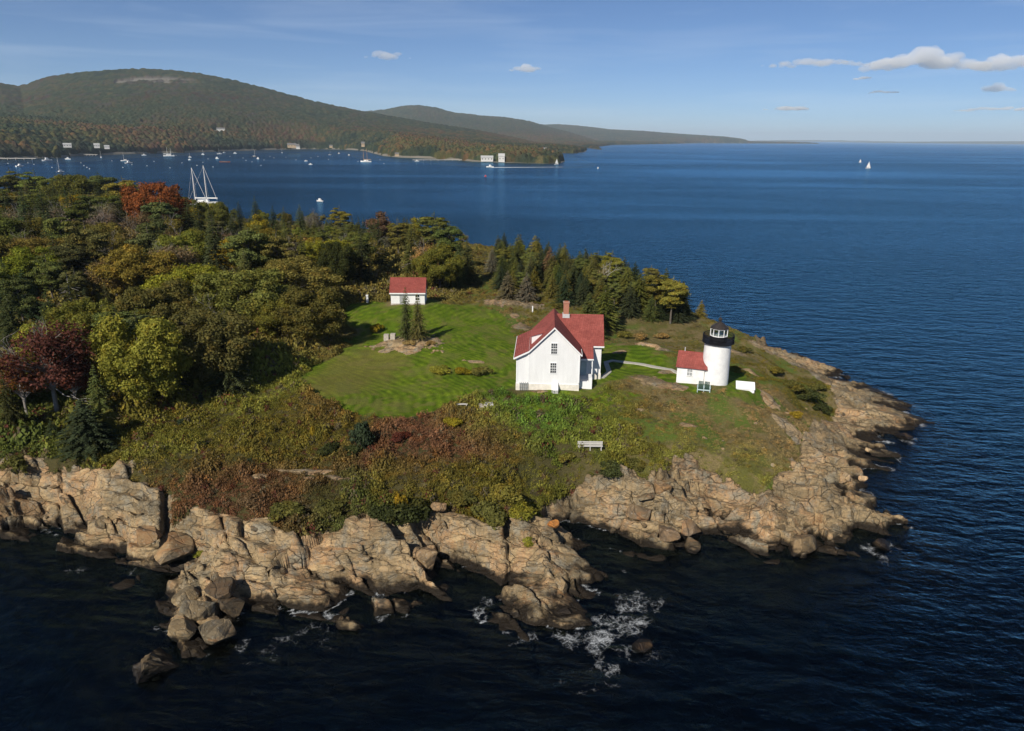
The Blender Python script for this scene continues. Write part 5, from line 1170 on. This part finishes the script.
def pier(px0, px1, py, h, wd, label, mat=None, name='pier', posts=8):
    a = at_z(px0, py, 0); b = at_z(px1, py, 0); v = b-a; L_ = math.hypot(v[0], v[1])
    t = thing(name, label, 'pier', (a[0], a[1], 0), math.atan2(v[1], v[0])); MB().box(0, L_, 0, wd, h-.6, h).build('deck', mat or M_PIER, t)
    for k_ in range(posts): MB().box(L_*(k_+.5)/posts-.4, L_*(k_+.5)/posts+.4, .3, wd-.3, -8, h-.6).build('post', M_STONE, t)
pier(-30,36,159.8,2.6,9,'long white pier at the left edge of the harbour'); pier(73,97,155.6,2.2,14,'stone wharf below the white gabled house'); pier(413,470,160.6,1.6,5,'low pale dock left of the white boathouses'); pier(355,372,149.6,1.6,5,'pale dock behind the tan masted schooner')

# ------------------------------------------------------------------ boats
M_HW = simple('white_hull', (.8,.8,.78), .35, .04, 1); M_HD = simple('dark_hull', (.02,.024,.04), .35, .1, 1); M_HR = simple('rust_red_hull', (.20,.075,.05), .5, .1, 1); M_MAST = simple('pale_mast', (.75,.74,.70), .4, .05, 1); M_WOODM = simple('varnished_mast', (.42,.24,.10), .5, .1, 1)
M_SAIL = simple('white_sailcloth', (.82,.81,.78), .8, .04, .5); M_CANV = simple('tan_canvas', (.50,.36,.2), .8, .1, .5); M_DECK = simple('deck_cream', (.62,.56,.45), .7, .1, 1); M_BUOYR = simple('red_buoy_paint', (.45,.05,.04), .5, .1, 1)
def hull_mesh(L, B, fb, mat):
    m = MB(); V = []; Fc = []; ns = 9
    for i in range(ns):
        u = i/(ns-1); bw = B/2*max(.02, (1-(max(0, u-.42)/.58)**2.2))*(.72+.28*min(1, u/.35)); sh = fb*(1+.35*(u-.45)**2*3); x = -L/2+L*u
        V += [(x, 0, -.45), (x, bw*.72, 0.05), (x, bw, sh), (x, -bw, sh), (x, -bw*.72, .05)]
    for i in range(ns-1):
        for k_ in range(5): a = i*5+k_; b = i*5+(k_+1) % 5; Fc.append((a, b, b+5, a+5))
    Fc.append((4,3,2,1,0)); e = (ns-1)*5; Fc.append((e, e+1, e+2, e+3, e+4)); m.add(V, Fc); return m
def boat(px, py, L, label, masts=((.1, 1.25),), hull=None, mast=None, sail=False, head=None, name='sailboat', cat='sailboat', z=0.0, furl=None, cabin=True, boom=True, motor=False):
    q = at_z(px, py, 0); hd = rng.uniform(0, 6.28) if head is None else head
    t = thing(name, label, cat, (q[0], q[1], z), hd); B = L*(.26 if not motor else .33); fb = L*.085 if not motor else L*.12; mast = mast or M_MAST
    hull_mesh(L, B, fb, None).build('hull', hull or M_HW, t); MB().box(-L*.4, L*.28, -B*.3, B*.3, fb*.92, fb*1.08).build('deck', M_DECK, t)
    if cabin:
        c_ = MB().prism([(-L*.22, -B*.26, fb), (L*.2, -B*.22, fb), (L*.14, -B*.2, fb*1.9), (-L*.2, -B*.24, fb*2.0)], (0, B*.5, 0)); cb_ = c_.build('cabin', M_HW, t)
        MB().box(-L*.15, L*.08, -B*.245, B*.265, fb*1.35, fb*1.65).build('window', M_GLASS, cb_)
    if motor: MB().box(-L*.1, L*.12, -B*.3, B*.3, fb*1.9, fb*2.9).build('wheelhouse', M_HW, t)
    for (mx_, mh) in masts:
        mm = MB().tube([(mx_*L, 0, fb), (mx_*L, 0, mh*L)], [max(.09, L*.011), max(.06, L*.008)], 6).build('mast', mast, t)
        if boom: MB().tube([(mx_*L, 0, fb+L*.13), (mx_*L-L*.36, 0, fb+L*.13)], L*.018, 5).build('boom', furl or M_SAIL, mm)
        st = MB()
        for (sx, sy) in ((L*.49, 0), (mx_*L-.3, B*.45), (mx_*L-.3, -B*.45)): st.tube([(mx_*L, 0, mh*L*.97), (sx, sy, fb*1.1)], max(.02, L*.0016), 3, False)
        st.build('rigging', mast, mm)
    if sail:
        mx_, mh = masts[0]; MB().prism([(mx_*L-.1, .0, fb+L*.16), (mx_*L-L*.42, .25, fb+L*.16), (mx_*L-.1, 0, mh*L*.97)], (0, .06, 0)).build('mainsail', M_SAIL, t); MB().prism([(L*.48, 0, fb*1.3), (mx_*L+L*.02, -.3, fb*1.4), (mx_*L+.2, 0, mh*L*.85)], (0, .06, 0)).build('jib', M_SAIL, t)
    return t
# the two masted schooner just beyond the wood
sc = at_d(203, 203, 470)
sch = boat(203, 204.5, 19, 'big white two masted schooner moored behind the wood', ((-.16, 1.28), (.24, 1.2)), head=math.radians(180), name='schooner', cat='schooner', furl=M_SAIL)
st = MB(); fb_ = 19*.085
for (mx_, mh, ex) in ((-.16,1.28,-.5),(.24,1.2,-.14)): st.tube([(mx_*19,0,mh*19),(ex*19,0,fb_+1.2)], .11, 5)
st.build('topping_lift', M_MAST, sch)
boat(60, 172.5, 12, 'sloop with a tall lone mast half hidden behind the left treetops', ((.05,1.42),))
for a in [(101,157.6,11,'white sloop moored in front of the two white shore houses'),(124.8,161,12,'white sloop with a bare mast, left of a white launch'),(190,157.4,9,'small white sloop just left of the schooner masts'),(203,154.6,11,'white sloop anchored inshore above the schooner foremast'),(219.5,154,11,'white sloop anchored inshore above the red brown lighter'),
   (254.5,157,12,'dark hulled sloop right of the red brown lighter'),(282,153,8,'little sloop anchored at the mouth of the cove'),(330,155,8,'little sloop anchored below the cottage of the cove')]:
    boat(a[0], a[1], a[2], a[3], ((.08,1.12),), hull=M_HD if 'dark' in a[3] else None)
boat(169, 156.2, 21, 'long white schooner with two bare masts moored off the left shore', ((-.14,.82),(.2,.76)), head=.2, name='schooner', cat='schooner')
boat(366, 162, 20, 'schooner with tall varnished masts moored off the wooded point', ((-.12,1.15),(.2,1.05)), mast=M_WOODM, furl=M_CANV, head=math.radians(170), name='schooner', cat='schooner')
boat(225, 162.3, 17, 'red brown lighter moored in the middle of the harbour', (), hull=M_HR, head=.05, name='lighter', cat='boat', cabin=False)
for a in [(20,166.8,11,'white launch nearest the left edge of the picture'),(47,161,15,'big white motor yacht at the end of the pier'),(68,159.4,10,'white motor boat right of the big motor yacht'),(128.6,163.6,12,'white launch below the bare masted sloop'),(144,155.4,9,'white motor boat inshore between two schooners'),(217,158.8,10,'white launch left above the red brown lighter'),(224,153,8,'small white motor boat beside the inshore sloop'),
   (235,153.4,8,'small white motor boat left of the dark hulled sloop'),(258,159,9,'white launch below the dark hulled sloop'),(306,161.2,6,'left of two tiny skiffs in mid harbour'),(310.5,164.6,6,'right and nearer of two tiny skiffs in mid harbour'),(339,154,9,'white motor boat left of the blue and white launch'),(349,156,10,'blue and white launch left of the varnished schooner'),(189.5,160,6,'tiny white dinghy under the small sloop'),(417,161.4,8,'white launch at the low dock of the wooded point')]:
    boat(a[0], a[1], a[2], a[3], (), motor=True, name='motor_boat', cat='motor boat', hull=M_HD if 'blue' in a[3] else None)
boat(868, 168.3, 9, 'nearer and larger of two sailboats under way on the open bay', ((.08,1.25),), sail=True, head=.15); boat(860, 162.5, 6, 'farther and smaller of two sailboats under way on the open bay', ((.08,1.2),), sail=True, head=.2)
boat(847, 141.6, 22, 'tiny white sail far off at the horizon', ((.08,1.3),), sail=True, head=.2); boat(556.5, 164.5, 8, 'sailboat with a white sail off the tip of the wooded point', ((.08,1.25),), sail=True, head=.5); boat(598, 168.5, 6, 'small white boat alone right of the wooded point', (), motor=True, name='motor_boat', cat='motor boat'); boat(320, 201.5, 6, 'white boat peeping over the spruces in mid bay', (), motor=True, name='motor_boat', cat='motor boat')
sp_ = boat(490, 167.3, 11, 'white speedboat running with a long wake below the boathouses', (), motor=True, name='speedboat', cat='speedboat', head=math.radians(180))
a = at_z(491, 167.6, 0); b = at_z(563, 167.0, 0); wk = MB(); nn_ = 24; V = []
for i in range(nn_+1):
    u = i/nn_; p = a+(b-a)*u; hw = (1.2+5*u**.6)*(1-.55*u)*(1+.25*math.sin(i*2.3)); V += [(p[0], p[1]-hw*1.1, .02), (p[0], p[1], .5*(1-u)), (p[0], p[1]+hw*1.1, .02)]
wk.add(V, [(i*3+k_, i*3+k_+3, i*3+k_+4, i*3+k_+1) for i in range(nn_) for k_ in range(2)])
tag(wk.build('wake', simple('wake_foam', (.72,.75,.76), .9, .12, .4)), 'long straight white foam wake trailing behind the speedboat', 'wake', kind='stuff')
def buoy(px, py, r, mat, label, group=None):
    q = at_z(px, py, 0); t = thing('mooring_buoy', label, 'buoy', (q[0], q[1], 0), 0, group)
    RELABEL.append((t, 'buoy')) if group else None
    MB().lathe([(.2*r,-.5*r),(r,-.1*r),(r*1.02,.2*r),(.75*r,.75*r),(.2*r,1.0*r)], 10).build('float', mat, t); MB().tube([(0,0,r*.9),(0,0,r*1.7)], .16*r, 6).build('post', mat, t)
buoy(485.5,176.5,1.3,M_BUOYR,'red channel buoy alone in the bay below the speedboat')
for px, py in [(8,163.5),(28,163),(34,164.5),(52,167.5),(81,163),(84,165.8),(87,167.5),(89.5,169),(112,161),(132,164.8),(123,167.6),(147,166),(154,161.5),(170,168),(176,155.5),(182,163),(197,165.5),(203,162.5),(208,159),(213,167),(230,156.5),(243,158),(246,160.5),(252,162),(261,165.5),(264,160),(270,156.5),(274,158),(286,157.5),(296,160),(311,158),(318,156.5),(328.5,159.5),(358,161.5),(380,160),(384,163.8)]:
    buoy(px, py, .62, M_HW, 'white mooring ball floating among the anchored boats', 'white mooring balls in the harbour')

# ------------------------------------------------------------------ clouds
def cloud(px, py, D, wpx, hpx, label, dens, seed, puffs=26, base=True):
    q = at_d(px, py, D); k_ = D/FPX*1.05; rd = np.random.default_rng(seed); W_, H_ = wpx*k_/2, hpx*k_
    bm = bmesh.new()
    for i in range(puffs):
        u = rd.uniform(-1, 1); r = H_*rd.uniform(.16, .32)*(1-.62*abs(u)**1.5); m = Matrix.Translation((u*W_*.93, rd.uniform(-.25, .25)*W_, r*.35+H_*rd.uniform(0, .42)*(1-u*u)))@Matrix.Diagonal((r*rd.uniform(1.5, 2.8)*(2.2 if hpx < 6 else 1.2), r*rd.uniform(1.5, 2.6), r, 1))
        bmesh.ops.create_icosphere(bm, subdivisions=3, radius=1, matrix=m)
    me = bpy.data.meshes.new('cloud'); bm.to_mesh(me); bm.free()
    o = link('cloud', me, None, q); o.rotation_euler[2] = -math.atan2(q[0], q[1])
    md = o.modifiers.new('merge', 'REMESH'); md.mode = 'VOXEL'; md.voxel_size = H_*.05
    tx = bpy.data.textures.new('cloud_lumps', 'CLOUDS'); tx.noise_scale = H_*.35; tx.noise_depth = 5
    dm = o.modifiers.new('lumps', 'DISPLACE'); dm.texture = tx; dm.texture_coords = 'LOCAL'; dm.strength = H_*.3
    m = bpy.data.materials.new('cloud_vapour'); m.use_nodes = True; t = m.node_tree; t.nodes.remove(t.nodes['Principled BSDF'])
    v = t.nodes.new('ShaderNodeVolumeScatter'); v.inputs['Color'].default_value = (.995,.995,.995,1); v.inputs['Density'].default_value = dens*.6/H_; v.inputs['Anisotropy'].default_value = 0.0
    t.links.new(v.outputs[0], t.nodes['Material Output'].inputs['Volume']); me.materials.append(m)
    return tag(o, label, 'cloud')
cloud(922,68,21000,105,20,'largest white cloud over the bay, long and flat based',3.2,1,34); cloud(818,66,21500,100,10,'long thin cloud trailing left of the largest cloud',1.6,2,26); cloud(1003,69,21000,64,17,'white cloud cut by the right edge beside the largest cloud',3.0,3,24); cloud(997,91,22000,28,10,'small puff below the cloud at the right edge',1.6,4,12)
cloud(790,110,23000,46,4.5,'low thin cloud streak above the horizon left of the sails',3.0,5,16); cloud(1000,110.5,23000,76,5,'low thin cloud streak near the right edge above the horizon',3.0,6,18); cloud(525.5,71,21000,28,8.5,'single small puff cloud over the middle of the bay',1.9,7,14); cloud(388,58,21000,42,8.5,'faint small cloud above the round mountain',1.2,8,14); cloud(884,93,22000,26,3.5,'faint wisp under the largest cloud',2.2,9,10); cloud(862,80,22000,14,4,'tiny puff under the left end of the largest cloud',2.2,10,8)

# ------------------------------------------------------------------ haze
m = bpy.data.materials.new('haze_air'); m.use_nodes = True; t = m.node_tree; t.nodes.remove(t.nodes['Principled BSDF'])
v = t.nodes.new('ShaderNodeVolumePrincipled'); v.inputs['Color'].default_value = (.80,.91,1.0,1); v.inputs['Density'].default_value = HAZE; v.inputs['Anisotropy'].default_value = 0.0
t.links.new(v.outputs[0], t.nodes['Material Output'].inputs['Volume'])
tag(MB().box(-46000, 46000, -3500, 46000, -10.5, 470).build('haze', m), kind='stuff', label='thin blue haze in the air over the bay', cat='haze')

# ------------------------------------------------------------------ loose things are told apart by the landmark they lie next to
LM = dict(tree=[(155,195,'the rust red maple'),(203,200,'the two masted schooner'),(434,250,'the great layered pine'),(408,290,'the shed'),(378,235,'the big brown green tree'),(335,265,'the dark round oak'),(65,285,'the dead topped spruce'),(35,375,'the dark red maple'),(135,360,'the yellow green maple'),
   (80,440,'the wide dark spruce'),(201,405,'the small blue green spruce'),(266,250,'the great olive oak'),(256,215,'the golden orange tree'),(172,245,'the thin grey twiggy tree'),(25,250,'the olive oak at the left edge'),(290,270,'the wide olive oak'),(222,340,'the spruce left of the lawn'),(100,240,'the olive brown tree'),(10,180,'the leftmost skyline pine'),(97,178,'the broad skyline pine'),
   (535,250,'the broadest grove spruce'),(602,280,'the white birch trunk'),(660,285,'the two spreading pines'),(565,300,'the chimney')],
 rock=[(200,615,'the boulder pile'),(168,553,'the broad brown slab boulder'),(150,535,'the tan block above the left cove'),(70,500,'the tall left cliff'),(20,500,'the left edge of the picture'),(440,508,'the pinkish square block'),(425,560,'the pale block at the water'),(552,524,'the orange lichen block'),(553,600,'the tip of the middle headland'),(330,590,'the long sloping ledge'),(490,550,'the headland ledge'),(668,535,'the rounded pinkish boulder'),(660,490,'the orange tinted slab'),(640,515,'the grey pink slab'),(600,500,'the cleft'),(730,520,'the notch of the right cove'),(800,546,'the blunt waterline block'),(765,520,'the cove end ledges'),
   (845,478,'the largest white boulder'),(908,421,'the tip of the point'),(820,410,'the dark shrub patch on the point'),(880,540,'the corner of the point'),(868,450,'the white stone on the slabs'),(850,385,'the seaward slabs'),(703,392,'the green garden chair'),(745,388,'the white hatch'),(740,450,'the turf edge above the right cove'),(390,340,'the granite gate stones'),(411,335,'the two thin conifers'),(532,310,'the white post'),(516,345,'the house roof')],
 buoy=[(20,166,'the nearest white launch'),(47,161,'the big motor yacht'),(101,157,'the leftmost white sloop'),(125,160,'the bare masted sloop'),(169,156,'the schooner off the left shore'),(190,157,'the small sloop'),(225,162,'the red brown lighter'),(254,157,'the dark hulled sloop'),(308,163,'the two tiny skiffs'),(366,161,'the varnished schooner')])
bpy.context.view_layer.update(); ORD = ['nearest', 'second nearest', 'third nearest', 'fourth nearest', 'fifth nearest']; fam = {}
for o, kd in RELABEL:
    w_ = o.matrix_world.translation; hgt_ = {'tree': 6.0*o.scale[2], 'rock': 0, 'buoy': 0}[kd]; qx, qy = project(np.array([[w_.x, w_.y, w_.z+hgt_]])); qx, qy = float(qx[0]), float(qy[0])
    lx, ly, ln_ = min(LM[kd], key=lambda l: math.hypot(l[0]-qx, (l[1]-qy)*1.2)); dx_, dy_ = qx-lx, (qy-ly)*1.2
    dr = ('right of' if dx_ > 0 else 'left of') if abs(dx_) > abs(dy_) else ('beyond' if dy_ < 0 else 'in front of')
    desc = {'white mooring ball floating among the anchored boats': 'white mooring ball floating'}.get(o['label'], o['label'])
    for cut in (' at the back of the wood above the harbour', ' in the middle of the wood on the left', ' at the front of the wood on the left', ' packed inside the grove behind the house', ' on the left shore', ' on the middle headland', ' in the right cove rocks', ' on the slabs of the point', ' in the turf below the lighthouse', ' on the dry outcrop in the lawn', ' in the rough left of the house roof'): desc = desc.replace(cut, '')
    fam.setdefault((desc, dr, ln_), []).append((math.hypot(dx_, dy_), o))
for (desc, dr, ln_), L_ in fam.items():
    L_.sort(key=lambda t_: t_[0])
    for i_, (_, o) in enumerate(L_):
        o['label'] = f'{desc} {dr} {ln_}' if len(L_) == 1 else f'{desc} {dr} {ln_}, {ORD[i_]} to it' if i_ < 5 else f'one of the farther {desc}s {dr} {ln_}'
        for w_ in (' loose', 'loose ', 'small ', 'granite ', ' broad', ' floating', ' to it', 'yellow '):
            if len(o['label'].split()) > 16: o['label'] = o['label'].replace(w_, '')
        if i_ >= 5: o['group'] = f'{desc}s {dr} {ln_}'
